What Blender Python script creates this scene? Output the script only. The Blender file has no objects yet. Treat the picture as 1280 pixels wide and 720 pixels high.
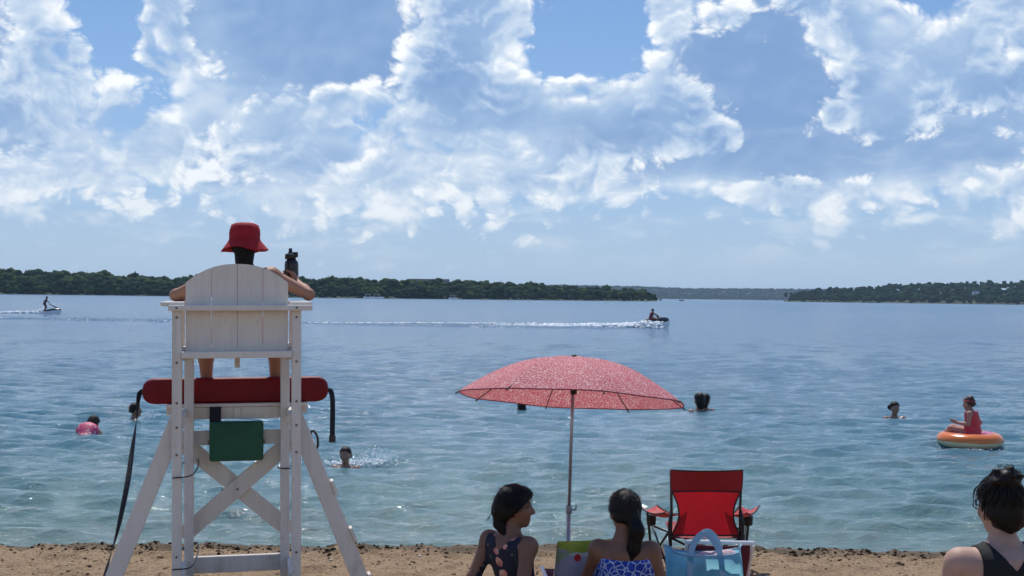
import bpy, bmesh, math, random
import numpy as np
from mathutils import Vector, Matrix

R = math.radians
scene = bpy.context.scene
col = scene.collection

# ------------------------------------------------------------------ camera, sky, sun, exposure
FPX = 1600.0                      # focal length in pixels of the 1280 px wide photograph
CAM_Z = 2.2                       # above the lake
ROLL, PITCH = math.atan(0.012), 10.6 / FPX
cam_data = bpy.data.cameras.new('camera')
cam_data.sensor_width = 36.0
cam_data.lens = 36.0 * FPX / 1280.0
cam_data.clip_start, cam_data.clip_end = 0.05, 20000.0
cam = bpy.data.objects.new('camera', cam_data)
col.objects.link(cam)
_F = Vector((0, math.cos(PITCH), math.sin(PITCH)))
_U0 = Vector((0, -math.sin(PITCH), math.cos(PITCH)))
_X = Vector((1, 0, 0))
CR = _X * math.cos(ROLL) + _U0 * math.sin(ROLL)
CU = _U0 * math.cos(ROLL) - _X * math.sin(ROLL)
M = Matrix((CR, CU, -_F)).transposed().to_4x4()
M.translation = Vector((0, 0, CAM_Z))
cam.matrix_world = M
scene.camera = cam

SUN_EL, SUN_AZ = 60.0, -8.0       # degrees; azimuth from +Y, positive to the right
scene.view_settings.view_transform = 'Standard'
scene.view_settings.look = 'None'
scene.view_settings.exposure = 0.05
scene.view_settings.gamma = 1.0
scene.view_settings.use_curve_mapping = False
scene.render.engine = 'CYCLES'
scene.cycles.use_denoising = True
scene.cycles.use_adaptive_sampling = True
scene.cycles.adaptive_threshold = 0.01
scene.cycles.max_bounces = 8
scene.cycles.volume_bounces = 0
scene.cycles.caustics_reflective = False
scene.cycles.caustics_refractive = False
scene.cycles.sample_clamp_indirect = 6.0


class V:
    """A socket in a node tree with arithmetic."""
    nt = None

    def __init__(self, s): self.s = s

    @staticmethod
    def node(t, **props):
        n = V.nt.nodes.new(t)
        for k, v in props.items(): setattr(n, k, v)
        return n

    @staticmethod
    def put(sock, v):
        if isinstance(v, V): V.nt.links.new(v.s, sock)
        elif v is not None: sock.default_value = v

    @staticmethod
    def math(op, *a, clamp=False):
        n = V.node('ShaderNodeMath', operation=op, use_clamp=clamp)
        for i, x in enumerate(a): V.put(n.inputs[i], x)
        return V(n.outputs[0])

    def __add__(s, o): return V.math('ADD', s, o)
    __radd__ = __add__
    def __sub__(s, o): return V.math('SUBTRACT', s, o)
    def __rsub__(s, o): return V.math('SUBTRACT', o, s)
    def __mul__(s, o): return V.math('MULTIPLY', s, o)
    __rmul__ = __mul__
    def __truediv__(s, o): return V.math('DIVIDE', s, o)
    def __pow__(s, o): return V.math('POWER', s, o)
    def clamp(s): return V.math('ADD', s, 0.0, clamp=True)
    def max(s, o): return V.math('MAXIMUM', s, o)
    def min(s, o): return V.math('MINIMUM', s, o)
    def exp(s): return V.math('EXPONENT', s)

    def smooth(s, a, b):
        n = V.node('ShaderNodeMapRange', interpolation_type='SMOOTHSTEP')
        V.put(n.inputs[0], s)
        n.inputs[1].default_value, n.inputs[2].default_value = a, b
        n.inputs[3].default_value, n.inputs[4].default_value = 0, 1
        return V(n.outputs[0])

    def linmap(s, a, b, c=0.0, d=1.0):
        n = V.node('ShaderNodeMapRange')
        V.put(n.inputs[0], s)
        for i, x in enumerate((a, b, c, d)): n.inputs[i + 1].default_value = x
        return V(n.outputs[0])


def xyz(v):
    n = V.node('ShaderNodeSeparateXYZ'); V.put(n.inputs[0], v)
    return V(n.outputs[0]), V(n.outputs[1]), V(n.outputs[2])


def vec(x, y, z):
    n = V.node('ShaderNodeCombineXYZ')
    for i, a in enumerate((x, y, z)): V.put(n.inputs[i], a)
    return V(n.outputs[0])


def vmath(op, a, b=None, scale=None):
    n = V.node('ShaderNodeVectorMath', operation=op)
    V.put(n.inputs[0], a)
    if b is not None: V.put(n.inputs[1], b)
    if scale is not None: V.put(n.inputs['Scale'], scale)
    return V(n.outputs[0])


def noise(v, scale, detail=4.0, rough=0.5, dist=0.0, color=False, lac=2.0, dims='3D'):
    n = V.node('ShaderNodeTexNoise', noise_dimensions=dims)
    V.put(n.inputs['Vector'], v)
    n.inputs['Scale'].default_value = scale
    n.inputs['Detail'].default_value = detail
    n.inputs['Roughness'].default_value = rough
    n.inputs['Lacunarity'].default_value = lac
    n.inputs['Distortion'].default_value = dist
    return V(n.outputs[1 if color else 0])


def voronoi(v, scale, feature='F1', detail=0.0, rough=0.5, out='Distance', rnd=1.0, smooth=None):
    n = V.node('ShaderNodeTexVoronoi', feature=feature)
    V.put(n.inputs['Vector'], v)
    n.inputs['Scale'].default_value = scale
    n.inputs['Randomness'].default_value = rnd
    if 'Detail' in n.inputs:
        n.inputs['Detail'].default_value = detail
        n.inputs['Roughness'].default_value = rough
    if smooth is not None: n.inputs['Smoothness'].default_value = smooth
    return V(n.outputs[out])


def mix(f, a, b):
    n = V.node('ShaderNodeMix', data_type='RGBA')
    V.put(n.inputs[0], f)
    for i, c in ((6, a), (7, b)):
        V.put(n.inputs[i], c if isinstance(c, V) or len(c) == 4 else (*c, 1.0))
    return V(n.outputs[2])


def ramp(f, stops, interp='LINEAR'):
    n = V.node('ShaderNodeValToRGB')
    V.put(n.inputs[0], f)
    e = n.color_ramp.elements
    n.color_ramp.interpolation = interp
    while len(e) < len(stops): e.new(0.5)
    for k, (p, c) in enumerate(stops):
        e[k].position = p
        e[k].color = c if len(c) == 4 else (*c, 1.0)
    return V(n.outputs[0])


# ---- world: Nishita sky with cumulus worked out from the direction of sight
world = bpy.data.worlds.new('World')
scene.world = world
world.use_nodes = True
world.cycles.sampling_method = 'MANUAL'
world.cycles.sample_map_resolution = 512
nt = world.node_tree
nt.nodes.clear()
V.nt = nt
SKY_STRENGTH = 0.1
D = V(V.node('ShaderNodeTexCoord').outputs['Generated'])
dx, dy, dz = xyz(D)
az = V.math('ARCTAN2', dx, dy)
el = dz
BIG = [  # the big clouds and the blue gaps: photo position, half sizes, weight
    (20, 60, 75, 90, .5), (60, 190, 110, 60, .35), (370, 25, 135, 78, 1.0), (250, 150, 120, 40, .2),
    (560, 30, 110, 60, .5), (590, 125, 110, 45, .4), (760, 165, 110, 40, .5),
    (940, 85, 110, 100, .9), (1140, 150, 130, 40, .4), (1250, 80, 60, 60, .5),
    (1060, 200, 220, 26, .5), (560, 225, 240, 26, .25), (350, 200, 120, 22, .3),
    (140, 40, 36, 80, -.8), (735, 45, 75, 60, -1.2), (1130, 0, 45, 26, -1.1), (170, 130, 40, 40, -.5),
    (640, 190, 60, 20, -.3), (460, 140, 50, 16, -.3), (170, 250, 90, 20, -.3), (900, 260, 200, 18, -.3),
]
PUFFS = [  # the sunlit heaps in front of them
    (30, 20, 45, 45, .3), (90, 100, 55, 32, .6), (45, 160, 60, 26, .5), (190, 185, 70, 26, .6), (80, 225, 60, 22, .5),
    (215, 60, 26, 55, .65), (250, 85, 30, 16, .4), (345, 165, 50, 24, .6), (360, 215, 60, 14, .4), (425, 130, 26, 14, .5),
    (590, 20, 70, 40, .65), (560, 95, 50, 42, .65), (625, 150, 80, 28, .5), (545, 180, 60, 20, .5), (720, 140, 60, 42, .7),
    (770, 175, 60, 24, .5), (850, 140, 40, 34, .6), (900, 175, 34, 22, .5), (825, 25, 30, 34, .6), (905, 35, 24, 20, .35),
    (1025, 20, 50, 24, .6), (1085, 60, 30, 22, .5), (1130, 95, 45, 26, .55), (1100, 165, 36, 26, .6), (1215, 125, 60, 24, .6), (1245, 25, 45, 30, .6), (1035, 155, 14, 12, .6), (1185, 70, 34, 20, .45),
    (640, 230, 110, 16, .35), (960, 240, 30, 18, .4), (1010, 245, 60, 14, .35), (1215, 235, 40, 20, .4), (480, 225, 70, 20, .3),
    (370, 60, 100, 45, -.6), (945, 110, 60, 60, -.45), (1020, 70, 30, 22, .4), (1060, 125, 34, 26, .4), (735, 40, 60, 50, -.6), (1140, 0, 40, 25, -.6), (150, 40, 30, 70, -.5),
    (1060, 205, 150, 14, -.4), (255, 145, 40, 18, -.4),
]
ae = vec(az, el, 0.0)


def coverage(blobs):
    tot = None
    for px, py, sx, sy, w in blobs:
        ca, ce = (px - 640) / 1600, (370.6 - py + 0.012 * (px - 640)) / 1600
        kx, ky = 1340 / sx, 1340 / sy
        n = V.node('ShaderNodeVectorMath', operation='MULTIPLY_ADD')
        V.put(n.inputs[0], ae)
        n.inputs[1].default_value = (kx, ky, 0)
        n.inputs[2].default_value = (-ca * kx, -ce * ky, 0)
        d = V.node('ShaderNodeVectorMath', operation='DOT_PRODUCT')
        nt.links.new(n.outputs[0], d.inputs[0]); nt.links.new(n.outputs[0], d.inputs[1])
        g = V.math('POWER', 0.37, V(d.outputs['Value']))
        m = V.node('ShaderNodeMath', operation='MULTIPLY_ADD')
        V.put(m.inputs[0], g); m.inputs[1].default_value = w
        V.put(m.inputs[2], tot if tot is not None else 0.0)
        tot = V(m.outputs[0])
    return tot


q0 = vmath('MULTIPLY', D, (1.0, 1.0, 1.3))
warp = noise(q0, 18.0, 2.0, 0.5, color=True)
q0 = vmath('ADD', q0, vmath('SCALE', vmath('SUBTRACT', warp, (.5, .5, .5)), scale=0.026))


def cloud_noise(k, octs, base, amp, billows):
    """fractal cloud density sampled k steps towards the sun"""
    q = q0 if k == 0 else vmath('ADD', q0, (-0.0045 * k, 0.0, 0.0125 * k))
    n1 = (noise(q, base, octs, 0.56) - 0.5) * amp
    for sc, am in billows:
        n1 = n1 + (V.math('ABSOLUTE', noise(q, sc, 0.0) - 0.5) * 2.0 - 0.22) * am
    return n1


RAMP = [(0.0, (2.15, 3.6, 6.35)), (0.33, (3.5, 5.05, 7.5)), (0.66, (6.1, 7.25, 8.75)), (0.92, (9.6, 9.9, 10.2))]
# big clouds: grey-blue hearts, bright upper rims
thin = el.smooth(0.26, 0.62) * -0.42          # seen steeply, the gaps between clouds open up
cov = coverage(BIG) + (el.smooth(0.02, 0.08) - 1.0) * 0.36 + 0.08 + thin
f0 = cloud_noise(0, 6.0, 7.0, 1.5, ((19.0, .4), (43.0, .25), (95.0, .13)))
f1 = cloud_noise(0.9, 4.0, 7.0, 1.5, ((19.0, .4), (43.0, .2)))
f2 = cloud_noise(2.8, 2.0, 7.0, 1.5, ((19.0, .4),))
dA = cov + f0
coverA = dA.smooth(0.0, 0.3)
litA = (((cov + f1 - 0.05).max(0.0) * 0.9 + (cov + f2 - 0.12).max(0.0) * 1.1) * -1.7).exp()
litA = (litA + (f0 - f1) * 0.35).clamp()
# heaps: white tops, fading out below
covB = coverage(PUFFS) + (el.smooth(0.025, 0.07) - 1.0) * 0.32 + 0.02 + thin
g0 = cloud_noise(0, 4.0, 12.0, .95, ((30.0, .62), (66.0, .30), (150.0, .16), (320.0, .08)))
g1 = cloud_noise(0.6, 3.0, 12.0, .95, ((30.0, .62), (66.0, .30), (150.0, .14)))
g2 = cloud_noise(1.8, 2.0, 12.0, .95, ((30.0, .62),))
dB = covB + g0
litB = (((covB + g1).max(0.0).min(0.8) * 0.5 + (covB + g2).max(0.0).min(0.8) * 1.0) * -1.25).exp()
litB = (litB + (g0 - g1) * 0.62).clamp()
coverB = dB.smooth(0.0, 0.26) * litB.smooth(0.12, 0.55)
cloud_colA, cloud_colB = ramp(litA, RAMP), ramp(litB, RAMP)
sky = V.node('ShaderNodeTexSky', sky_type='NISHITA', sun_disc=False, sun_elevation=R(SUN_EL),
             sun_rotation=R(SUN_AZ), altitude=100.0, air_density=1.0, dust_density=0.6, ozone_density=2.0)
sky_col = V(sky.outputs[0])
blue = mix(0.62, sky_col, mix(el.smooth(0.0, 0.5), (1.9, 4.1, 8.1), (0.7, 2.1, 5.6)))
air = (el.max(0.0) * -21.0).exp()
c1 = mix(coverB, mix(coverA, blue, cloud_colA), cloud_colB)
veil = noise(vmath('MULTIPLY', q0, (1.0, 1.0, 3.2)), 13.0, 5.0, 0.62).smooth(0.47, 0.72) * el.smooth(0.012, 0.04) * el.smooth(0.15, 0.09)
c1 = mix(veil * 0.4, c1, (7.9, 8.6, 9.4))
c2 = mix((air * 1.02).clamp(), c1, (4.55, 5.85, 7.2))
bg = V.node('ShaderNodeBackground')
V.put(bg.inputs[0], c2)
bg.inputs[1].default_value = SKY_STRENGTH
wo = V.node('ShaderNodeOutputWorld')
nt.links.new(bg.outputs[0], wo.inputs[0])

sun_data = bpy.data.lights.new('sun', 'SUN')
sun_data.energy = 4.0
sun_data.angle = R(0.53)
sun_data.color = (1.0, 0.95, 0.87)
sun = bpy.data.objects.new('sun', sun_data)
col.objects.link(sun)
SUN_DIR = Vector((math.sin(R(SUN_AZ)) * math.cos(R(SUN_EL)), math.cos(R(SUN_AZ)) * math.cos(R(SUN_EL)), math.sin(R(SUN_EL))))
sun.rotation_euler = SUN_DIR.to_track_quat('Z', 'Y').to_euler()
sun.location = (0, 0, 30)

# ------------------------------------------------------------------ helpers
rng = np.random.default_rng(7)
random.seed(7)


def at(px, py, depth):
    """world point seen at a photo pixel, `depth` metres out over the lake"""
    d = _F + CR * ((px - 640) / FPX) + CU * ((360 - py) / FPX)
    return Vector((0, 0, CAM_Z)) + d * (depth / d.y)


def tag(o, label=None, cat=None, group=None, kind=None):
    for k, v in (('label', label), ('category', cat), ('group', group), ('kind', kind)):
        if v: o[k] = v
    return o


def empty(name, loc=(0, 0, 0), rz=0.0):
    o = bpy.data.objects.new(name, None)
    o.empty_display_size = 0.1
    o.location = loc
    o.rotation_euler.z = rz
    col.objects.link(o)
    return o


def add(name, mesh, mat=None, parent=None, smooth=False):
    o = bpy.data.objects.new(name, mesh)
    col.objects.link(o)
    if mat is not None:
        mesh.materials.clear(); mesh.materials.append(mat)
    if parent is not None: o.parent = parent
    if smooth and len(mesh.polygons):
        mesh.polygons.foreach_set('use_smooth', np.ones(len(mesh.polygons), dtype=bool))
    return o


def np_mesh(name, verts, faces):
    """faces: (n,3) or (n,4) integer array"""
    me = bpy.data.meshes.new(name)
    verts = np.asarray(verts, dtype=np.float32)
    faces = np.asarray(faces, dtype=np.int32)
    n, k = faces.shape
    me.vertices.add(len(verts)); me.vertices.foreach_set('co', verts.ravel())
    me.loops.add(n * k); me.loops.foreach_set('vertex_index', faces.ravel())
    me.polygons.add(n)
    me.polygons.foreach_set('loop_start', np.arange(0, n * k, k, dtype=np.int32))
    me.update(calc_edges=True)
    me.validate()
    return me


def bm_mesh(bm, name='mesh', recalc=True):
    if recalc: bmesh.ops.recalc_face_normals(bm, faces=bm.faces)
    me = bpy.data.meshes.new(name)
    bm.to_mesh(me); bm.free()
    return me


def frame(axis, hint=(0, 0, 1)):
    z = Vector(axis).normalized()
    h = Vector(hint)
    if abs(z.dot(h.normalized())) > 0.98: h = Vector((0, 1, 0))
    x = h.cross(z).normalized()
    return x, z.cross(x), z


def bm_beam(bm, p0, p1, w, t, hint=(0, 0, 1), bevel=0.004):
    """plank from p0 to p1; t is its size along `hint` (made square to it), w the other way"""
    p0, p1 = Vector(p0), Vector(p1)
    x, y, z = frame(p1 - p0, hint)
    vs = []
    for p in (p0, p1):
        for sx, sy in ((-1, -1), (1, -1), (1, 1), (-1, 1)):
            vs.append(bm.verts.new(p + x * (sx * w / 2) + y * (sy * t / 2)))
    fs = [bm.faces.new([vs[i] for i in f]) for f in
          ((3, 2, 1, 0), (4, 5, 6, 7), (0, 1, 5, 4), (1, 2, 6, 5), (2, 3, 7, 6), (3, 0, 4, 7))]
    if bevel:
        es = list({e for f in fs for e in f.edges})
        bmesh.ops.bevel(bm, geom=es, offset=bevel, segments=1, affect='EDGES', profile=0.5)
    return bm


def beam(name, p0, p1, w, t, mat, parent, hint=(0, 0, 1), bevel=0.004):
    bm = bmesh.new()
    bm_beam(bm, p0, p1, w, t, hint, bevel)
    return add(name, bm_mesh(bm, name), mat, parent)


def tube_arrays(pts, rad, seg=8, caps=True):
    pts = [Vector(p) for p in pts]
    n = len(pts)
    if not hasattr(rad, '__len__'): rad = [rad] * n
    verts, faces = [], []
    x = None
    for i, p in enumerate(pts):
        d = (pts[min(i + 1, n - 1)] - pts[max(i - 1, 0)]).normalized()
        if x is None: x, y, _ = frame(d)
        else:
            x = (x - d * x.dot(d)).normalized(); y = d.cross(x)
        for k in range(seg):
            a = 2 * math.pi * k / seg
            verts.append(p + (x * math.cos(a) + y * math.sin(a)) * rad[i])
    for i in range(n - 1):
        for k in range(seg):
            k2 = (k + 1) % seg
            faces.append((i * seg + k, i * seg + k2, (i + 1) * seg + k2, (i + 1) * seg + k))
    if caps:
        c0, c1 = len(verts), len(verts) + 1
        verts += [pts[0], pts[-1]]
        for k in range(seg):
            k2 = (k + 1) % seg
            faces.append((k2, k, c0, c0)); faces.append(((n - 1) * seg + k, (n - 1) * seg + k2, c1, c1))
    return [tuple(v) for v in verts], faces


def tube_mesh(name, *tubes, seg=8):
    """one mesh from several (points, radius) tubes"""
    vs, fs = [], []
    for pts, rad in tubes:
        v, f = tube_arrays(pts, rad, seg)
        b = len(vs)
        vs += v; fs += [tuple(dict.fromkeys(i + b for i in q)) for q in f]
    me = bpy.data.meshes.new(name)
    me.from_pydata(vs, [], fs); me.update()
    return me


def tube(name, pts, rad, mat, parent=None, seg=8):
    return add(name, tube_mesh(name, (pts, rad), seg=seg), mat, parent, smooth=True)


def lathe_mesh(name, prof, seg=24, sy=1.0):
    vs, fs = [], []
    for r, z in prof:
        for k in range(seg):
            a = 2 * math.pi * k / seg
            vs.append((r * math.cos(a), r * math.sin(a) * sy, z))
    for i in range(len(prof) - 1):
        for k in range(seg):
            k2 = (k + 1) % seg
            fs.append((i * seg + k, i * seg + k2, (i + 1) * seg + k2, (i + 1) * seg + k))
    fs.append(tuple(range(seg))[::-1]); fs.append(tuple((len(prof) - 1) * seg + k for k in range(seg)))
    me = bpy.data.meshes.new(name)
    me.from_pydata(vs, [], fs); me.update()
    return me


def spline(pts, n):
    """Catmull-Rom through the points"""
    P = np.array([list(p) for p in pts], float)
    P = np.vstack([2 * P[0] - P[1], P, 2 * P[-1] - P[-2]])
    out = []
    m = len(P) - 3
    for t in np.linspace(0, m, n):
        i = min(int(t), m - 1); u = t - i
        a, b, c, d = P[i:i + 4]
        out.append(0.5 * (2 * b + (c - a) * u + (2 * a - 5 * b + 4 * c - d) * u * u + (3 * b - a - 3 * c + d) * u ** 3))
    return [tuple(o) for o in out]


def strap_mesh(name, pts, width, thick, dirs):
    """flat webbing along the points; dirs = width direction at each point"""
    bm = bmesh.new()
    rings = []
    n = len(pts)
    for i, p in enumerate(pts):
        p = Vector(p)
        d = (Vector(pts[min(i + 1, n - 1)]) - Vector(pts[max(i - 1, 0)])).normalized()
        w = Vector(dirs[i]); w = (w - d * w.dot(d)).normalized()
        t = d.cross(w)
        rings.append([bm.verts.new(p + w * (a * width / 2) + t * (b * thick / 2)) for a, b in ((-1, -1), (1, -1), (1, 1), (-1, 1))])
    for a, b in zip(rings, rings[1:]):
        for k in range(4):
            bm.faces.new((a[k], a[(k + 1) % 4], b[(k + 1) % 4], b[k]))
    bm.faces.new(rings[0][::-1]); bm.faces.new(rings[-1])
    return bm_mesh(bm, name)


# ---- value noise in numpy
def _hash(ix, iy, iz, seed):
    h = (ix * 374761393 + iy * 668265263 + iz * 2147483647 + seed * 974711) & 0xFFFFFFFF
    h = ((h ^ (h >> 13)) * 1274126177) & 0xFFFFFFFF
    return ((h ^ (h >> 16)) & 0xFFFF) / 65535.0


def vnoise(x, y, z=0.0, seed=0):
    x, y, z = np.broadcast_arrays(np.asarray(x, float), np.asarray(y, float), np.asarray(z, float))
    ix, iy, iz = (np.floor(a).astype(np.int64) for a in (x, y, z))
    fx, fy, fz = x - ix, y - iy, z - iz
    fx, fy, fz = (f * f * (3 - 2 * f) for f in (fx, fy, fz))
    r = 0
    for a in (0, 1):
        for b in (0, 1):
            for c in (0, 1):
                w = (fx if a else 1 - fx) * (fy if b else 1 - fy) * (fz if c else 1 - fz)
                r = r + w * _hash(ix + a, iy + b, iz + c, seed)
    return r


def fbm(x, y, z=0.0, octs=4, seed=0, gain=0.5):
    s, a, t, f = 0, 1.0, 0, 1.0
    for o in range(octs):
        s = s + a * vnoise(np.asarray(x) * f, np.asarray(y) * f, np.asarray(z) * f, seed + o)
        t += a; a *= gain; f *= 2.03
    return s / t


# ---- signed distance fields and surface nets, for bodies, hair and clothes
def rcone(P, a, b, ra, rb):
    a, b = np.array(a, np.float32), np.array(b, np.float32)
    ab = b - a
    t = np.clip(((P - a) @ ab) / max(float(ab @ ab), 1e-9), 0, 1)
    return np.linalg.norm(P - a - t[..., None] * ab, axis=-1) - (ra + (rb - ra) * t)


def ellip(P, c, r, rot=None):
    q = P - np.array(c, np.float32)
    if rot is not None: q = q @ np.array(rot, np.float32)
    r = np.array(r, np.float32)
    k0 = np.linalg.norm(q / r, axis=-1); k1 = np.linalg.norm(q / (r * r), axis=-1)
    return k0 * (k0 - 1) / np.maximum(k1, 1e-6)


def smin(a, b, k):
    h = np.clip(0.5 + 0.5 * (b - a) / k, 0, 1)
    return b + (a - b) * h - k * h * (1 - h)


def union(P, prims, k=0.03):
    d = None
    for pr in prims:
        kk = k
        if pr[0] == 'c': e = rcone(P, *pr[1:5]); kk = pr[5] if len(pr) > 5 else k
        else: e = ellip(P, *pr[1:4]) if len(pr) > 3 and pr[3] is not None else ellip(P, pr[1], pr[2]); kk = pr[4] if len(pr) > 4 else k
        d = e if d is None else smin(d, e, kk)
    return d


def nets(fn, lo, hi, h):
    """surface nets of fn(P) < 0 inside the box lo..hi with step h"""
    lo, hi = np.array(lo, float), np.array(hi, float)
    n = np.maximum(((hi - lo) / h).astype(int) + 2, 3)
    ax = [lo[i] + h * np.arange(n[i]) for i in range(3)]
    # coarse pass first, then only the points near the surface
    q = 5
    cax = [lo[i] + h * np.arange(0, n[i] + q, q) for i in range(3)]
    C = fn(np.stack(np.meshgrid(*cax, indexing='ij'), -1).reshape(-1, 3).astype(np.float32)).reshape([len(c) for c in cax])
    ci = [np.minimum((np.arange(n[i]) + q // 2) // q, len(cax[i]) - 1) for i in range(3)]
    S = C[np.ix_(*ci)].astype(np.float32)
    near = np.stack(np.nonzero(np.abs(S) < h * q * 1.35 + 0.012), -1)
    if len(near):
        vals = np.concatenate([fn((lo + h * blk).astype(np.float32)) for blk in np.array_split(near, max(1, len(near) // 60000))])
        S[near[:, 0], near[:, 1], near[:, 2]] = vals
    S[0], S[-1], S[:, 0], S[:, -1], S[:, :, 0], S[:, :, -1] = 1, 1, 1, 1, 1, 1
    acc = np.zeros(tuple(n - 1) + (3,), np.float32); cnt = np.zeros(tuple(n - 1), np.float32)
    cor = [(a, b, c) for a in (0, 1) for b in (0, 1) for c in (0, 1)]
    sl = lambda o: tuple(slice(o[k], n[k] - 1 + o[k]) for k in range(3))
    for i in range(8):
        for j in range(i + 1, 8):
            if sum(abs(cor[i][k] - cor[j][k]) for k in range(3)) != 1: continue
            A, B = S[sl(cor[i])], S[sl(cor[j])]
            m = (A < 0) != (B < 0)
            t = np.where(m, A / np.where(m, A - B, 1), 0)
            for k in range(3):
                acc[..., k] += np.where(m, cor[i][k] + t * (cor[j][k] - cor[i][k]), 0)
            cnt += m
    on = cnt > 0
    idx = np.full(cnt.shape, -1, np.int64)
    idx[on] = np.arange(on.sum())
    base = np.stack(np.nonzero(on), -1)
    verts = lo + h * (base + acc[on] / cnt[on][:, None])
    faces = []
    for k in range(3):
        a, b = [(1, 2), (2, 0), (0, 1)][k]
        s0 = [slice(1, n[q] - 1) for q in range(3)]; s1 = list(s0)
        s0[k] = slice(0, n[k] - 1); s1[k] = slice(1, n[k])
        A, B = S[tuple(s0)] < 0, S[tuple(s1)] < 0
        for flip, mm in ((False, A & ~B), (True, ~A & B)):
            c = np.stack(np.nonzero(mm), -1)
            if not len(c): continue
            for q in range(3):
                if q != k: c[:, q] += 1
            def cell(da, db):
                o = c.copy(); o[:, a] -= da; o[:, b] -= db
                return idx[o[:, 0], o[:, 1], o[:, 2]]
            q4 = [cell(1, 1), cell(0, 1), cell(0, 0), cell(1, 0)]
            if flip: q4 = q4[::-1]
            faces.append(np.stack(q4, -1))
    f = np.concatenate(faces)
    return verts, f[(f >= 0).all(1)]


def sdf_obj(name, fn, lo, hi, h, mat, parent, relax=1):
    v, f = nets(fn, lo, hi, h)
    o = add(name, np_mesh(name, v, f), mat, parent, smooth=True)
    return o


# ---- materials
def material(name, base=(.5, .5, .5), rough=0.6, spec=0.5, metal=0.0, trans=0.0, sheen=0.0, noise_amt=0.0, noise_scale=20.0,
             bump=0.0, bump_scale=60.0, translucent=0.0):
    m = bpy.data.materials.new(name)
    m.use_nodes = True
    t = m.node_tree
    V.nt = t
    b = t.nodes['Principled BSDF']
    b.inputs['Base Color'].default_value = (*base, 1)
    b.inputs['Roughness'].default_value = rough
    b.inputs['Specular IOR Level'].default_value = spec
    b.inputs['Metallic'].default_value = metal
    b.inputs['Transmission Weight'].default_value = trans
    b.inputs['Sheen Weight'].default_value = sheen
    oc = V(V.node('ShaderNodeTexCoord').outputs['Object'])
    if noise_amt:
        n = noise(oc, noise_scale, 5.0, 0.6)
        lo = tuple(c * (1 - noise_amt) for c in base); hi = tuple(min(1, c * (1 + noise_amt)) for c in base)
        V.put(b.inputs['Base Color'], ramp(n, [(0.25, lo), (0.75, hi)]))
    if bump:
        set_bump(b, noise(oc, bump_scale, 4.0, 0.6), bump)
    if translucent:
        tr = V.node('ShaderNodeBsdfTranslucent')
        s = b.inputs['Base Color']
        if s.is_linked: t.links.new(s.links[0].from_socket, tr.inputs[0])
        else: tr.inputs[0].default_value = (*base, 1)
        mx = V.node('ShaderNodeMixShader'); mx.inputs[0].default_value = translucent
        out = t.nodes['Material Output']
        t.links.new(b.outputs[0], mx.inputs[1]); t.links.new(tr.outputs[0], mx.inputs[2])
        t.links.new(mx.outputs[0], out.inputs[0])
    return m


def set_bump(b, h, dist, strength=1.0):
    n = V.node('ShaderNodeBump')
    n.inputs['Strength'].default_value = strength
    n.inputs['Distance'].default_value = dist
    V.put(n.inputs['Height'], h)
    V.put(b.inputs['Normal'], V(n.outputs[0]))


def recolor(m, color_socket):
    """drive base colour (and the translucent lobe, if there is one)"""
    for n in m.node_tree.nodes:
        if n.type == 'BSDF_PRINCIPLED': V.put(n.inputs['Base Color'], color_socket)
        if n.type == 'BSDF_TRANSLUCENT': V.put(n.inputs[0], color_socket)


def obj_co(m):
    V.nt = m.node_tree
    return V(V.node('ShaderNodeTexCoord').outputs['Object'])

# ------------------------------------------------------------------ the setting: sand, lake, shores, haze
def sand_z(y):
    return np.interp(y, [-40, 0, 5, 7.4, 9, 10.2, 10.62, 10.78, 10.95, 11.3, 12.5, 16, 30],
                     [1.6, .62, .44, .27, .15, .085, .08, .08, .05, -.035, -.13, -.5, -1.6])


def shore_shift(x):
    return 0.10 * np.sin(x * 0.55 + 1.0) + 0.05 * np.sin(x * 1.7) + 0.035 * x * 0 + 0.09 * (fbm(x * .9, 3.3, octs=3, seed=5) - .5)


def sand_height(x, y):
    yy = y - shore_shift(x)
    z = sand_z(yy)
    near = np.clip((yy - 2) / 3, 0.25, 1)
    lumps = (fbm(x * 3.0, y * 3.0, octs=3, seed=11) - .5) * 0.06 + (fbm(x * 9, y * 9, octs=3, seed=21) - .5) * 0.062
    dents = -0.035 * np.clip(fbm(x * 4.2 + 9, y * 4.2, octs=2, seed=31) - .56, 0, 1) * 4
    crest = np.exp(-((yy - 10.72) / .16) ** 2)
    ridge = crest * (0.065 * (fbm(x * 2.2, y * 2.2, octs=4, seed=41, gain=.6) - .38) + 0.06 * np.clip(fbm(x * 9, y * 9, octs=2, seed=51) - .5, 0, 1))
    return z + (lumps + dents) * near * np.clip((11.25 - yy) / .5, 0.1, 1) + ridge


def graded(edges_steps):
    out = [edges_steps[0][0]]
    for (a, b, st) in edges_steps:
        n = max(int(round((b - a) / st)), 1)
        out += list(np.linspace(a, b, n + 1)[1:])
    return np.array(out)


def grid_mesh(name, X, Y, Z):
    r, c = X.shape
    i = np.arange(r * c).reshape(r, c)
    f = np.stack([i[:-1, :-1], i[:-1, 1:], i[1:, 1:], i[1:, :-1]], -1).reshape(-1, 4)
    return np_mesh(name, np.stack([X, Y, Z], -1).reshape(-1, 3), f)


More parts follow.
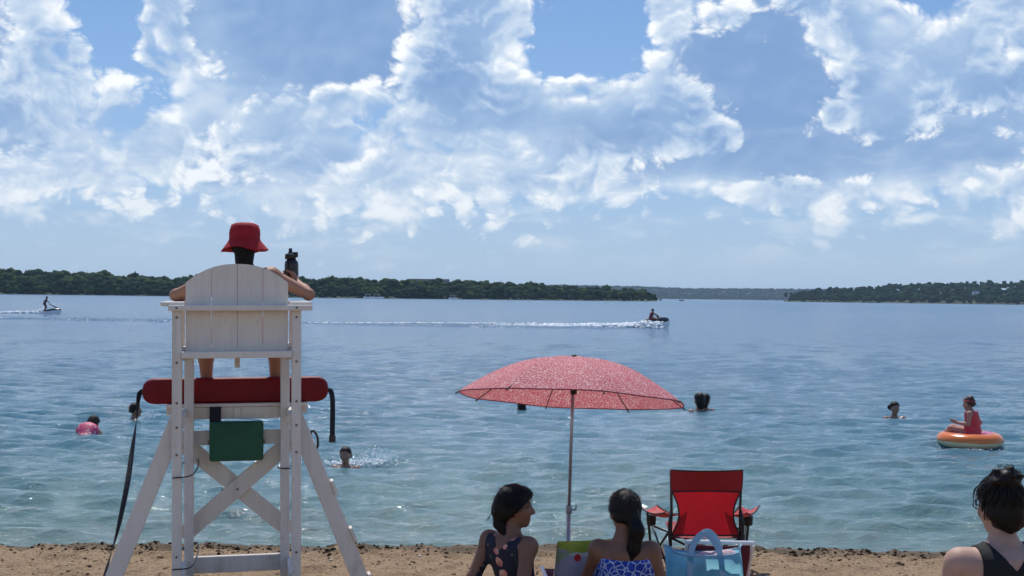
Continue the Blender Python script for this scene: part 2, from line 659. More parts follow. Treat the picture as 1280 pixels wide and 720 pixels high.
sx_ = graded([(-90, -12, 3.0), (-12, -6, .25), (-6, 6, .024), (6, 12, .25), (12, 90, 3.0)])
sy_ = graded([(-30, 0, 3), (0, 6, .4), (6, 8.8, .1), (8.8, 11.35, .024), (11.35, 30, .6)])
XX, YY = np.meshgrid(sx_, sy_)
sand_mat = material('sand', rough=0.95, spec=0.15)
oc = obj_co(sand_mat)
sxn, syn, szn = xyz(oc)
n_big = noise(oc, 2.6, 4.0, 0.6)
n_fine = noise(oc, 55.0, 5.0, 0.65)
c = ramp(n_fine, [(0.28, (.18, .115, .065)), (0.5, (.33, .230, .142)), (0.75, (.47, .345, .225))])
c = mix(n_big.smooth(0.52, 0.72), c, (.22, .145, .08))
grit = noise(vmath('MULTIPLY', oc, (1.0, 0.45, 1.0)), 24.0, 3.0, 0.6).smooth(0.60, 0.70)
c = mix(grit * 0.75, c, (.075, .048, .028))
wet = V.math('SUBTRACT', syn, noise(vec(sxn, 0.0, 0.0), 0.9, 3.0) * 0.3).smooth(10.36, 10.62)
c = mix(wet * 0.72, c, (.06, .043, .026))
recolor(sand_mat, c)
bs = sand_mat.node_tree.nodes['Principled BSDF']
V.put(bs.inputs['Roughness'], wet.linmap(0, 1, 0.95, 0.6))
set_bump(bs, noise(oc, 70.0, 5.0, 0.7) + voronoi(oc, 30.0) * 0.5, 0.018)
tag(add('sand_beach', grid_mesh('sand_beach', XX, YY, sand_height(XX, YY)), sand_mat, smooth=True), 'tan sandy beach with a low damp ridge at the water', kind='structure')

# lake: real ripples near the beach, the same ripples as relief further out
rows = [10.75]
while rows[-1] < 90: rows.append(rows[-1] * 1.0034)
while rows[-1] < 7600: rows.append(rows[-1] * 1.05)
ry = np.array(rows)
tx = np.linspace(-1, 1, 430)
WX = tx[None, :] * (0.52 * ry[:, None] + 1.2)
WY = np.repeat(ry[:, None], len(tx), 1)
cell = (ry * 0.0034)[:, None]
WZ = np.zeros_like(WX)
wr = np.random.default_rng(3)
bx_, by_ = 0.35 * (fbm(WX * .18, WY * .18, octs=2, seed=77) - .5), 0.0
for k in range(72):
    lam = 0.13 * (1.0 / 0.13) ** wr.random()
    th = wr.normal(0.12, 0.42)
    kx, ky = math.sin(th) * 2 * math.pi / lam, math.cos(th) * 2 * math.pi / lam
    amp = 0.0036 * (lam / 0.5) ** 0.8
    fade = np.clip((lam / 3.2 - cell) / (lam / 6), 0, 1)
    ph = wr.random() * 6.283
    s = np.sin(kx * (WX + bx_ * 2) + ky * WY + ph)
    WZ += amp * fade * (s + 0.25 * (s * s - .5))
patch = 0.55 + 0.9 * fbm(WX * .16, WY * .10, octs=3, seed=88)
WZ *= patch * np.clip((ry - 10.7) / 1.2, 0.25, 1)[:, None]
lap = 0.030 * np.exp(-((WY - 11.75 - 0.35 * np.sin(WX * .5) - .5 * (fbm(WX * .5, 1.0, seed=90) - .5)) / .16) ** 2) * np.clip(fbm(WX * .6, 9.0, seed=91) * 2.4 - .8, 0, 1)
WZ += lap
WZ[ry > 140] = 0
water_mat = material('lake_water', (.1, .2, .25), rough=0.05, spec=0.5)
wb = water_mat.node_tree.nodes['Principled BSDF']
wb.inputs['IOR'].default_value = 1.333
oc = obj_co(water_mat)
wx, wy, wz = xyz(oc)
dist = V.math('LOGARITHM', wy.max(8.0), 10.0)
body = ramp(dist.linmap(1.0, 3.2), [(0.0, (.140, .185, .155)), (0.06, (.092, .170, .170)), (0.16, (.050, .140, .190)), (0.4, (.034, .112, .215)), (1.0, (.05, .14, .24))])
streak = noise(vec(wx * 0.012, wy * 0.03, 0.0), 1.0, 5.0, 0.6).smooth(0.40, 0.66)
body = mix(streak * 0.30, body, (.10, .185, .22))
recolor(water_mat, body)
V.put(wb.inputs['Roughness'], dist.linmap(1.3, 2.6, 0.04, 0.22))
f1_ = noise(vec(wx * 1.0, wy * 1.7, 0.0), 7.0, 5.0, 0.6, dist=0.6)
f2_ = noise(vec(wx * 1.0, wy * 1.9, 3.0), 1.1, 4.0, 0.6, dist=0.5)
f3_ = noise(vec(wx * 0.16, wy * 0.30, 7.0), 1.0, 4.0, 0.65)
far1, far2 = dist.smooth(1.45, 1.9), dist.smooth(1.8, 2.3)
hgt = f1_ * 0.042 + f2_ * far1 * 0.20 + f3_ * far2 * 0.9
set_bump(wb, hgt, 1.0, 0.85)
me_near = grid_mesh('lake', WX, WY, WZ)
bmw = bmesh.new(); bmw.from_mesh(me_near)
q = [bmw.verts.new(p) for p in ((-8000, 10.9, -.09), (8000, 10.9, -.09), (8000, 7700, -.09), (-8000, 7700, -.09))]
bmw.faces.new(q)
bmw.to_mesh(me_near); bmw.free()
tag(add('lake', me_near, water_mat, smooth=True), 'rippled blue green lake water reaching the far wooded shores', kind='structure')

# ---- far shores: land, then woods made of many crowns
land_mat = material('shore_earth', (.05, .058, .028), rough=0.95, noise_amt=.6, noise_scale=.08)


def land(name, line, depth, rise, label):
    """a bank along the waterline `line` [(x, y)], rising away from the lake"""
    L = np.array(line, float)
    s = np.linspace(0, 1, 90)
    k = np.linspace(0, 1, len(L))
    x, y = np.interp(s, k, L[:, 0]), np.interp(s, k, L[:, 1])
    up = np.interp(s, np.linspace(0, 1, len(rise)), rise)
    prof = [(-4, -1.0), (0, .1), (3, .9), (10, 1.6), (.35, .55), (.7, .95), (1.0, 1.0), (1.6, .6)]
    X, Y, Z = [], [], []
    for i, (o, h) in enumerate(prof):
        d = o if i < 4 else o * depth
        hh = h if i < 4 else np.maximum(h * up, 1.7)
        X.append(x * (y + d) / y); Y.append(y + d); Z.append(hh + 0 * x + (0 if i < 2 else (fbm(x * .03, d * .02 + i, octs=3, seed=4) - .5) * (.6 if i < 4 else .14 * up)))
    o = add(name, grid_mesh(name, np.array(X), np.array(Y), np.array(Z)), land_mat, smooth=True)
    return tag(o, label, kind='structure'), (x, y, up)


def ground_at(prof_line, depth, x, d):
    xs, ys, up = prof_line
    o = np.argsort(xs)
    y0 = np.interp(x, xs[o], ys[o]); u = np.interp(x, xs[o], up[o])
    f = np.interp(d / depth, [0, .35, .7, 1.0], [0, .55, .95, 1.0])
    return y0 + d, np.maximum(f * u, .8)


def ico(sub):
    bm = bmesh.new(); bmesh.ops.create_icosphere(bm, subdivisions=sub, radius=1.0)
    v = np.array([x.co[:] for x in bm.verts]); f = np.array([[q.index for q in p.verts] for p in bm.faces])
    bm.free(); return v, f


ICO1, ICO2 = ico(1), ico(2)


def crown_template(seed, lumps, tris2=True):
    """a lumpy deciduous crown about 1 unit in radius, standing on z = 0, with loose leaf sprays on its skin"""
    r = np.random.default_rng(seed)
    vs, fs, b = [], [], 0
    v0, f0 = ICO2 if tris2 else ICO1
    for k in range(lumps):
        a = r.random() * 6.283; h = r.random() ** .8
        rr = (0.62 * math.sqrt(max(0, 1 - (h - .35) ** 2 * 1.6))) * (0.55 + .45 * r.random()) if k else 0
        c = np.array([rr * math.cos(a), rr * math.sin(a), 0.45 + 0.95 * h if k else .85])
        s = (0.22 + .24 * r.random()) if k else .56
        d = 1 + .45 * (vnoise(*(v0.T * 2.3 + seed + k * 7), seed=seed) - .5) + .5 * (vnoise(*(v0.T * 5.5 + k * 3), seed=seed + 3) - .5)
        vs.append(c + v0 * d[:, None] * s * np.array([1, 1, .85])); fs.append(f0 + b); b += len(v0)
    vs = np.concatenate(vs); fs = np.concatenate(fs)
    n = 60 if tris2 else 14
    p = vs[r.integers(0, len(vs), n)]
    lv = []
    for q in p:
        u, w = r.normal(size=3), r.normal(size=3)
        e = .13
        lv += [q + u * e * .5, q + w * e * .5, q - (u + w) * e * .5]
    lv = np.array(lv)
    fs = np.concatenate([fs, b + np.arange(len(lv)).reshape(-1, 3)])
    return np.concatenate([vs, lv]), fs


leaf_mats = {}


def leaf_material(name, dark, mid, light):
    m = material(name, mid, rough=0.9, spec=0.05)
    oc = obj_co(m)
    n = noise(oc, 0.11, 2.0, 0.5)
    f = noise(oc, 0.9, 4.0, 0.65)
    v = (n - .5) * 2.3 + (f - .5) * 0.9 + .5
    recolor(m, ramp(v, [(0.2, dark), (0.5, mid), (0.85, light)]))
    set_bump(m.node_tree.nodes['Principled BSDF'], noise(oc, 1.6, 3.0, .7), 0.8)
    return m


def woods(name, pts, mat, templates, label):
    """pts: rows of (x, y, z, radius, height)"""
    r = np.random.default_rng(len(pts))
    VV, FF, b = [], [], 0
    for (x, y, z, rad, hh) in pts:
        v, f = templates[r.integers(len(templates))]
        a = r.random() * 6.283
        ca, sa = math.cos(a), math.sin(a)
        w = v @ np.array([[ca, sa, 0], [-sa, ca, 0], [0, 0, 1]])
        VV.append(w * np.array([rad, rad, hh / 1.75]) + np.array([x, y, z])); FF.append(f + b); b += len(v)
    o = add(name, np_mesh(name, np.concatenate(VV), np.concatenate(FF)), mat, smooth=False)
    return tag(o, label, 'woodland', kind='stuff')


def px_x(px, d): return (px - 640) / FPX * d


near_leaf = leaf_material('near_wood_leaves', (.010, .030, .012), (.023, .054, .018), (.066, .096, .026))
right_leaf = leaf_material('right_wood_leaves', (.010, .029, .013), (.021, .048, .018), (.036, .066, .022))
ridge_leaf = leaf_material('ridge_wood_leaves', (.012, .032, .018), (.022, .05, .024), (.035, .065, .026))
TP = [crown_template(s, 10 + s % 4) for s in range(9)]
TS = [crown_template(40 + s, 6, False) for s in range(5)]
tr = np.random.default_rng(12)

# left shore: photo x of the waterline against distance
Lpx = np.array([-420, -150, 0, 240, 480, 640, 740, 800, 822])
Ld = np.array([700, 730, 750, 770, 800, 840, 880, 905, 920])
line = [(px_x(p, d), d) for p, d in zip(Lpx, Ld)]
_, prof = land('left_shore', line, 70, [6, 5.5, 5.4, 4.2, 4.2, 3.6, 2.9, 2.0, .8], 'low earth bank under the left wood')
pts = []
for row, (d, hs) in enumerate([(1.5, .42), (5, .68), (10, .9), (17, 1.05), (26, 1.12), (37, 1.12), (50, 1.15)]):
    x = prof[0][0] - 5
    xe = px_x(819, 918) - row * 1.5
    while x < xe:
        x += tr.uniform(2.6, 5.2) if row == 0 else tr.uniform(3.8, 6.6)
        if row == 0 and tr.random() < .12: x += 5
        y, z = ground_at(prof, 70, x, d + tr.uniform(-3, 3))
        h = np.interp(x / y * FPX + 640, [-400, 0, 300, 500, 700, 800, 822], [9.6, 9.0, 8.2, 8.4, 7.6, 6.6, 4.6]) * hs * tr.uniform(.72, 1.26)
        if tr.random() < .05: h *= 1.12
        pts.append((x, y, z - .6, h * tr.uniform(.5, .78), h))
woods('left_wood', pts, near_leaf, TP, 'dark green deciduous wood along the left far shore')

# right shore
Rpx = np.array([980, 1000, 1040, 1100, 1180, 1290, 1500, 1800])
Rd = np.array([1430, 1420, 1400, 1390, 1380, 1370, 1350, 1330])
line = [(px_x(p, d), d) for p, d in zip(Rpx, Rd)]
_, prof = land('right_shore', line, 260, [.6, 3.2, 8.0, 11.5, 15.5, 19.5, 22, 22], 'low pale bank under the right hill')
pts = []
for row, d in enumerate([6, 16, 30, 48, 70, 95, 125, 160, 200, 245]):
    x = px_x(980, 1425) + row * 4
    while x < prof[0][-1]:
        x += tr.uniform(5.0, 9.5)
        y, z = ground_at(prof, 260, x, d + tr.uniform(-6, 6))
        if x < px_x(981, y): continue
        h = np.interp(x / y * FPX + 640, [985, 1010, 1060, 1200], [5.0, 7.0, 8.5, 9.5]) * tr.uniform(.75, 1.2) * (0.75 if row == 0 else 1)
        pts.append((x, y, z - .6, h * tr.uniform(.55, .75), h))
woods('right_wood', pts, right_leaf, [crown_template(60 + s, 6) for s in range(5)], 'hazy green wood climbing the right far hill')

# far ridge
Fpx = np.array([500, 700, 815, 900, 1000, 1200, 1500])
line = [(px_x(p, 3900), 3900) for p in Fpx]
_, prof = land('far_ridge', line, 600, [36, 37, 36, 31, 33, 35, 35], 'distant blue ridge across the lake')
pts = []
for row, d in enumerate([6, 30, 65, 110, 150, 210, 280, 350, 420, 500, 590]):
    x = prof[0][0]
    while x < prof[0][-1]:
        x += tr.uniform(6, 10)
        y, z = ground_at(prof, 600, x, d + tr.uniform(-15, 15))
        h = 9.5 * tr.uniform(.75, 1.2)
        pts.append((x, y, z - 1, h * tr.uniform(.7, .95), h))
woods('ridge_wood', pts, ridge_leaf, TS, 'blue hazy wood on the distant ridge')

# air: pale haze over the whole lake
haze_mat = bpy.data.materials.new('haze_air')
haze_mat.use_nodes = True
hn = haze_mat.node_tree
hn.nodes.remove(hn.nodes['Principled BSDF'])
pv = hn.nodes.new('ShaderNodeVolumePrincipled')
pv.inputs['Color'].default_value = (.52, .74, 1.0, 1)
pv.inputs['Density'].default_value = 0.00008
pv.inputs['Anisotropy'].default_value = 0.3
hn.links.new(pv.outputs[0], hn.nodes['Material Output'].inputs['Volume'])
bm = bmesh.new()
bmesh.ops.create_cube(bm, size=1.0)
bmesh.ops.scale(bm, vec=(16400, 7900, 66), verts=bm.verts)
bmesh.ops.translate(bm, vec=(0, 3850, 29.5), verts=bm.verts)
tag(add('haze', bm_mesh(bm, 'haze'), haze_mat), 'thin pale haze in the air over the lake', kind='stuff')

# ------------------------------------------------------------------ lifeguard chair and what is on it
def painted(name, base, wear=.5):
    m = material(name, base, rough=0.55, spec=0.35)
    oc = obj_co(m)
    grain = noise(vmath('MULTIPLY', oc, (9.0, 9.0, 1.2)), 3.0, 5.0, 0.65)
    c = ramp(grain, [(0.3, tuple(k * .90 for k in base)), (0.65, base)])
    spots = noise(oc, 16.0, 4.0, 0.7).smooth(0.66, 0.74)
    c = mix(spots * wear, c, (.28, .25, .21))
    drip = noise(vmath('MULTIPLY', oc, (14.0, 14.0, 0.9)), 1.0, 3.0, 0.6).smooth(0.55, 0.75)
    c = mix(drip * 0.3, c, (.44, .41, .36))
    knots = voronoi(vmath('MULTIPLY', oc, (1.0, 1.0, .5)), 7.0).smooth(.085, .05)
    c = mix(knots * .35 * wear, c, (.30, .24, .17))
    _, _, hz_ = xyz(oc)
    grime = (noise(oc, 6.0, 4.0, .65) + hz_.linmap(0.0, 0.5, .22, -.2)).smooth(.56, .8)
    recolor(m, mix(grime * .5, c, (.36, .29, .21)))
    set_bump(m.node_tree.nodes['Principled BSDF'], grain, 0.003)
    return m


white_paint = painted('white_paint', (.73, .675, .60))
grey_paint = painted('weathered_white_paint', (.66, .64, .61), .7)
black_plastic = material('black_plastic', (.012, .012, .014), rough=0.4)
metal_bolt = material('bolt_metal', (.16, .12, .09), rough=0.5, metal=0.7)
CH = at(301.0, 400, 8.0)
chair = empty('lifeguard_chair', (CH.x, CH.y, 0.22), math.atan2(-CH.x, CH.y))
chair.rotation_euler.y = -ROLL
tag(chair, 'tall white wooden lifeguard chair with arched backrest and splayed legs', 'lifeguard chair')
W, G = white_paint, grey_paint


def bolts(parent, pts):
    bm = bmesh.new()
    for p in pts:
        r = bmesh.ops.create_cone(bm, cap_ends=True, segments=8, radius1=.008, radius2=.006, depth=.008)
        bmesh.ops.rotate(bm, verts=r['verts'], cent=(0, 0, 0), matrix=Matrix.Rotation(R(90), 3, 'X'))
        bmesh.ops.translate(bm, verts=r['verts'], vec=p)
    return tag(add('bolts', bm_mesh(bm, 'bolts'), metal_bolt, parent), kind='stuff')


for sx in (-1, 1):
    p = beam('rear_post', (sx * .365, .03, -.15), (sx * .365, .03, 1.875), .058, .085, W, chair, (0, 1, 0))
    bolts(p, [(sx * .365, -.015, z) for z in (.35, .98, 1.15, 1.30, 1.55, 1.83)])
    beam('front_post', (sx * .315, .63, -.15), (sx * .315, .63, 1.575), .060, .085, G, chair, (0, 1, 0))
    beam('side_rail', (sx * .342, .075, 1.175), (sx * .342, 1.12, 1.175), .036, .07, W, chair)
    beam('seat_side_rail', (sx * .318, .078, 1.588), (sx * .318, .66, 1.588), .036, .06, W, chair)
    beam('low_side_rail', (sx * .342, .075, .16), (sx * .342, .585, .16), .03, .09, G, chair)
    beam('arm_support', (sx * .362, .60, 1.62), (sx * .362, .60, 1.898), .04, .05, W, chair, (0, 1, 0))
    beam('armrest', (sx * .395, -.03, 1.914), (sx * .395, .68, 1.914), .135, .028, W, chair, bevel=.006)
    # splayed outrigger leg behind the rear post
    leg = beam('splayed_leg', (sx * .352, .10, 1.215), (sx * .90, .10, -.17), .105, .042, W, chair, (0, 1, 0))
# climbing cleats on the outside of the right leg
for t in (.40, .645, .885, 1.1):
    a = Vector((.352, .10, 1.215)).lerp(Vector((.846, .10, -.035)), t)
    dl = Vector((.494, 0, -1.25)).normalized(); n = Vector((1.25, 0, .494)).normalized()
    c0 = a + n * .063
    beam('climbing_cleat', c0 - dl * .048, c0 + dl * .048, .020, .10, W, chair, (0, 1, 0))
# arched backrest of four boards
NB, BW = 4, .1575
for k in range(NB):
    x0, x1 = -.315 + k * BW + .0012, -.315 + (k + 1) * BW - .0012
    prof = [(x0, 1.615), (x1, 1.615)]
    for i in range(9):
        x = x1 + (x0 - x1) * i / 8
        prof.append((x, 2.045 + .118 * (1 - abs(x / .315) ** 2.3)))
    bm = bmesh.new()
    yz = lambda z: .052 - (z - 1.615) * .075
    a = [bm.verts.new((x, yz(z), z)) for x, z in prof]
    b = [bm.verts.new((x, yz(z) + .022, z)) for x, z in prof]
    bm.faces.new(a); bm.faces.new(b[::-1])
    for i in range(len(prof)):
        j = (i + 1) % len(prof)
        bm.faces.new((a[i], b[i], b[j], a[j]))
    bmesh.ops.bevel(bm, geom=[e for e in bm.edges if len(e.link_faces) == 2 and e.calc_face_angle() > .6], offset=.003, segments=1, affect='EDGES')
    add('back_board', bm_mesh(bm, 'back_board'), W, chair)
br = beam('back_rail', (-.415, -.013, 1.889), (.462, -.013, 1.889), .080, .036, W, chair)
bolts(br, [(x, -.055, 1.889) for x in (-.365, .365)])
lr = beam('lower_back_rail', (-.335, -.004, 1.598), (.335, -.004, 1.598), .105, .042, W, chair)
for k in range(5):
    y = .115 + k * .118
    beam('seat_slat', (-.338, y, 1.632), (.338, y, 1.632), .108, .026, W, chair, bevel=.005)
beam('seat_brace', (0, .30, 1.50), (0, .30, 1.616), .034, .05, W, chair, (0, 1, 0))
for k in range(4):
    y = .735 + k * .118
    beam('footboard', (-.46, y, 1.222), (.46, y, 1.222), .108, .022, W, chair, bevel=.005)
fb = beam('platform_beam', (-.322, .700, 1.170), (.322, .700, 1.170), .036, .078, W, chair)
beam('beam_splice', (0, .672, 1.17), (0, .6785, 1.17), .05, .07, W, chair)
beam('platform_cross_beam', (-.49, 1.14, 1.165), (.49, 1.14, 1.165), .038, .085, W, chair)
beam('cross_board', (-.40, .692, 1.005), (.405, .692, 1.005), .034, .095, G, chair)
for sx in (-1, 1):
    beam('cross_brace', (-sx * .355, .730 + .019 * sx, .965), (sx * .365, .730 + .019 * sx, .345), .112, .034, W, chair, (0, 1, 0))
beam('low_beam', (-.3, .692, .152), (.3, .692, .152), .034, .112, G, chair)
bolts(chair, [(-.1, .708, .65), (.0, .690, .652)])
for (x, z, y0) in ((-.34, .855, .0), (-.34, .29, .0), (.335, .80, .55)):
    ring = [(x - .05, -.02, z - .015), (x + .07, .0, z + .0), (x + .085, .68, z), (x - .0, .69, z), (x - .05, -.0, z - .01)]
    if y0: ring = [(x - .06, .58, z), (x + .03, .585, z), (x + .03, .685, z), (x - .06, .68, z), (x - .06, .58, z)]
    tube('black_cord', spline(ring, 24), .0045, black_plastic, chair, 6)

# rescue tube lying on the footboards
cw = Matrix.Translation(chair.location) @ chair.rotation_euler.to_matrix().to_4x4()
red_foam = material('red_foam', (.17, .003, .007), rough=0.5, spec=0.25, noise_amt=.12, noise_scale=9, bump=.004, bump_scale=14)
navy_web = material('navy_webbing', (.006, .007, .016), rough=0.8, bump=.002, bump_scale=400)


def in_chair(o):
    o.location = chair.location; o.rotation_euler = chair.rotation_euler
    return o


rt = in_chair(empty('rescue_tube'))
tag(rt, 'long red foam rescue tube lying across the footboards of the lifeguard chair', 'rescue tube')
def tube_sdf(P):
    q = np.abs(P - np.array([-.006, .770, 1.319], np.float32)); q[..., 0] = np.maximum(q[..., 0] - .528, 0)
    return (np.sqrt((q[..., 0] / .092) ** 2.2 + (q[..., 2] / .087) ** 2.6 + (q[..., 1] / .052) ** 6) - 1) * .05
body_o = sdf_obj('foam_body', tube_sdf, (-.68, .69, 1.21), (.68, .85, 1.43), .012, red_foam, rt)
pl = [(-.60, .77, 1.32), (-.632, .77, 1.315), (-.650, .765, 1.28), (-.662, .74, 1.13), (-.680, .64, .95), (-.700, .5, .74), (-.745, .33, .47), (-.795, .2, .27), (-.83, .12, .1), (-.86, .1, .012)]
pl = spline(pl, 60)
tw = [(math.cos(2.2 * (max(0, i - 8) / 51) ** 1.0 * math.pi * 1.0), math.sin(2.2 * (max(0, i - 8) / 51) * math.pi), 0) for i in range(60)]
add('long_strap', strap_mesh('long_strap', pl, .034, .003, tw), navy_web, rt)
pr = spline([(.60, .77, 1.315), (.632, .77, 1.300), (.643, .765, 1.25), (.645, .765, 1.18), (.643, .765, .98)], 20)
rs = add('short_strap', strap_mesh('short_strap', pr, .036, .003, [(1, .3, 0)] * 20), navy_web, rt)
beam('clip', (.643, .765, .995), (.642, .765, .945), .046, .012, black_plastic, rs, (0, 1, 0), .003)
for sx in (-1, 1):
    add('strap_anchor', tube_mesh('strap_anchor', ([(sx * .58, .77, 1.315), (sx * .628, .77, 1.308)], [.016, .012])), navy_web, rt, True)

# green case hung on the chair's cross board
green = material('green_plastic', (.004, .085, .045), rough=0.45, spec=0.4, noise_amt=.2, noise_scale=7)
gc = in_chair(empty('hanging_case'))
tag(gc, 'flat green plastic case hanging under the lifeguard seat', 'case')
bm = bmesh.new()
bm_beam(bm, (-.183, .620, .988), (.172, .620, .988), .062, .265, bevel=.012)
add('case_body', bm_mesh(bm, 'case_body'), green, gc)
bm = bmesh.new(); bm_beam(bm, (-.160, .587, .988), (.149, .587, .988), .004, .220, bevel=.0015)
add('lid_panel', bm_mesh(bm, 'lid_panel'), green, gc)
for sx in (-.187, .176):
    beam('latch', (sx, .62, .965), (sx, .62, .995), .012, .03, metal_bolt, gc, (0, 1, 0), .002)
add('carry_strap', strap_mesh('carry_strap', [(-.145, .615, 1.115), (-.145, .612, 1.14), (-.145, .64, 1.205), (-.145, .715, 1.215)], .075, .008, [(1, 0, 0)] * 4), navy_web, gc)

# white jug clipped to the right leg
jg = in_chair(empty('hanging_jug'))
tag(jg, 'small white jug with black loop behind the right splayed leg', 'jug')
o = add('jug_body', lathe_mesh('jug_body', [(.004, 0), (.034, 0), (.04, .01), (.04, .09), (.026, .115), (.016, .12), (.016, .135)], 16), material('jug_white', (.75, .75, .73), rough=.4), jg, True)
o.location = (.455, .165, .925)
tube('loop', spline([(.452, .16, 1.055), (.475, .155, 1.095), (.503, .15, 1.06), (.508, .15, 1.0), (.492, .155, .97)], 20), .008, black_plastic, jg)

# ------------------------------------------------------------------ people
def skin_material(name, base):
    m = material(name, base, rough=0.55, spec=0.35)
    oc = obj_co(m)
    n = noise(oc, 9.0, 4.0, 0.6)
    recolor(m, ramp(n, [(0.3, tuple(c * .84 for c in base)), (0.7, tuple(min(1, c * 1.08) for c in base))]))
    b = m.node_tree.nodes['Principled BSDF']
    b.inputs['Subsurface Weight'].default_value = 0.08
    b.inputs['Subsurface Radius'].default_value = (.02, .008, .004)
    b.inputs['Subsurface Scale'].default_value = 0.5
    set_bump(b, noise(oc, 160.0, 3.0, .6), 0.0012)
    return m


skin_tan = skin_material('skin_tan', (.36, .185, .115))
skin_brown = skin_material('skin_brown', (.20, .100, .062))
skin_light = skin_material('skin_light', (.47, .285, .215))
skin_wet = skin_material('skin_wet', (.26, .135, .09))
skin_wet.node_tree.nodes['Principled BSDF'].inputs['Roughness'].default_value = .3
hair_black = material('hair_black', (.0045, .0035, .0035), rough=0.5, spec=0.18)
oc = obj_co(hair_black)
set_bump(hair_black.node_tree.nodes['Principled BSDF'], noise(vmath('MULTIPLY', oc, (140.0, 140.0, 12.0)), 1.0, 3.0, .6), 0.004)
hair_brown = material('hair_brown', (.008, .0045, .0035), rough=0.5, spec=0.2)
lip_mat = material('eye_white', (.30, .27, .25), rough=.4, spec=.2)
iris_mat = material('iris_dark', (.012, .008, .006), rough=.2)
nail = None


def rot_head(yaw, pitch, roll=0.0):
    """columns are the head's right, forward and up; yaw positive turns to the right"""
    m = Matrix.Rotation(-R(yaw), 3, 'Z') @ Matrix.Rotation(R(pitch), 3, 'X') @ Matrix.Rotation(R(roll), 3, 'Y')
    return np.array(m, np.float32)


HEAD = [('e', (0, -.014, .028), (.074, .092, .088)),
        ('e', (0, .026, -.038), (.054, .062, .074), None, .04),
        ('c', (0, .058, -.090), (0, .064, -.082), .024, .02, .02),
        ('c', (0, .082, .012), (0, .104, -.026), .009, .0135, .012),
        ('c', (-.012, .092, -.03), (.012, .092, -.03), .009, .009, .008),
        ('c', (-.02, .078, -.060), (.02, .078, -.060), .0095, .0095, .008),
        ('c', (-.034, .068, .022), (.034, .068, .022), .016, .016, .014),
        ('c', (-.038, .050, -.022), (.038, .050, -.022), .026, .026, .02),
        ('e', (-.074, -.006, -.012), (.011, .022, .032), None, .008),
        ('e', (.074, -.006, -.012), (.011, .022, .032), None, .008)]


def hand_prims(w, d, side, pn, curl=.6, s=1.0, thumb=1):
    """w wrist, d hand direction, side towards the thumb, pn palm normal"""
    w, d, side, pn = Vector(w), Vector(d).normalized(), Vector(side), Vector(pn)
    side = (side - d * side.dot(d)).normalized(); pn = (pn - d * pn.dot(d) - side * pn.dot(side)).normalized()
    pr = [('c', w, w + d * .03 * s, .024 * s, .028 * s, .02)]
    for k in range(4):
        o = side * ((1.5 - k) * .0195 * s)
        b = w + d * .085 * s + o
        pr.append(('c', w + d * .02 * s + o * .7, b, .014 * s, .0115 * s, .010))
        L = (.040, .045, .042, .033)[k] * s
        a1, a2 = curl * .8, curl * 1.7
        m = b + (d * math.cos(a1) + pn * math.sin(a1)) * L
        e = m + (d * math.cos(a2) + pn * math.sin(a2)) * L * .85
        pr += [('c', b, m, .0098 * s, .0088 * s, .004), ('c', m, e, .0088 * s, .0074 * s, .004)]
    t0 = w + d * .022 * s + side * .022 * s
    t1 = t0 + (d * .6 + side * .75 + pn * .35).normalized() * .04 * s
    t2 = t1 + (d * .85 + side * .25 + pn * (.3 + curl * .5)).normalized() * .034 * s
    pr += [('c', t0, t1, .015 * s, .0115 * s, .012), ('c', t1, t2, .0112 * s, .0085 * s, .004)]
    return pr


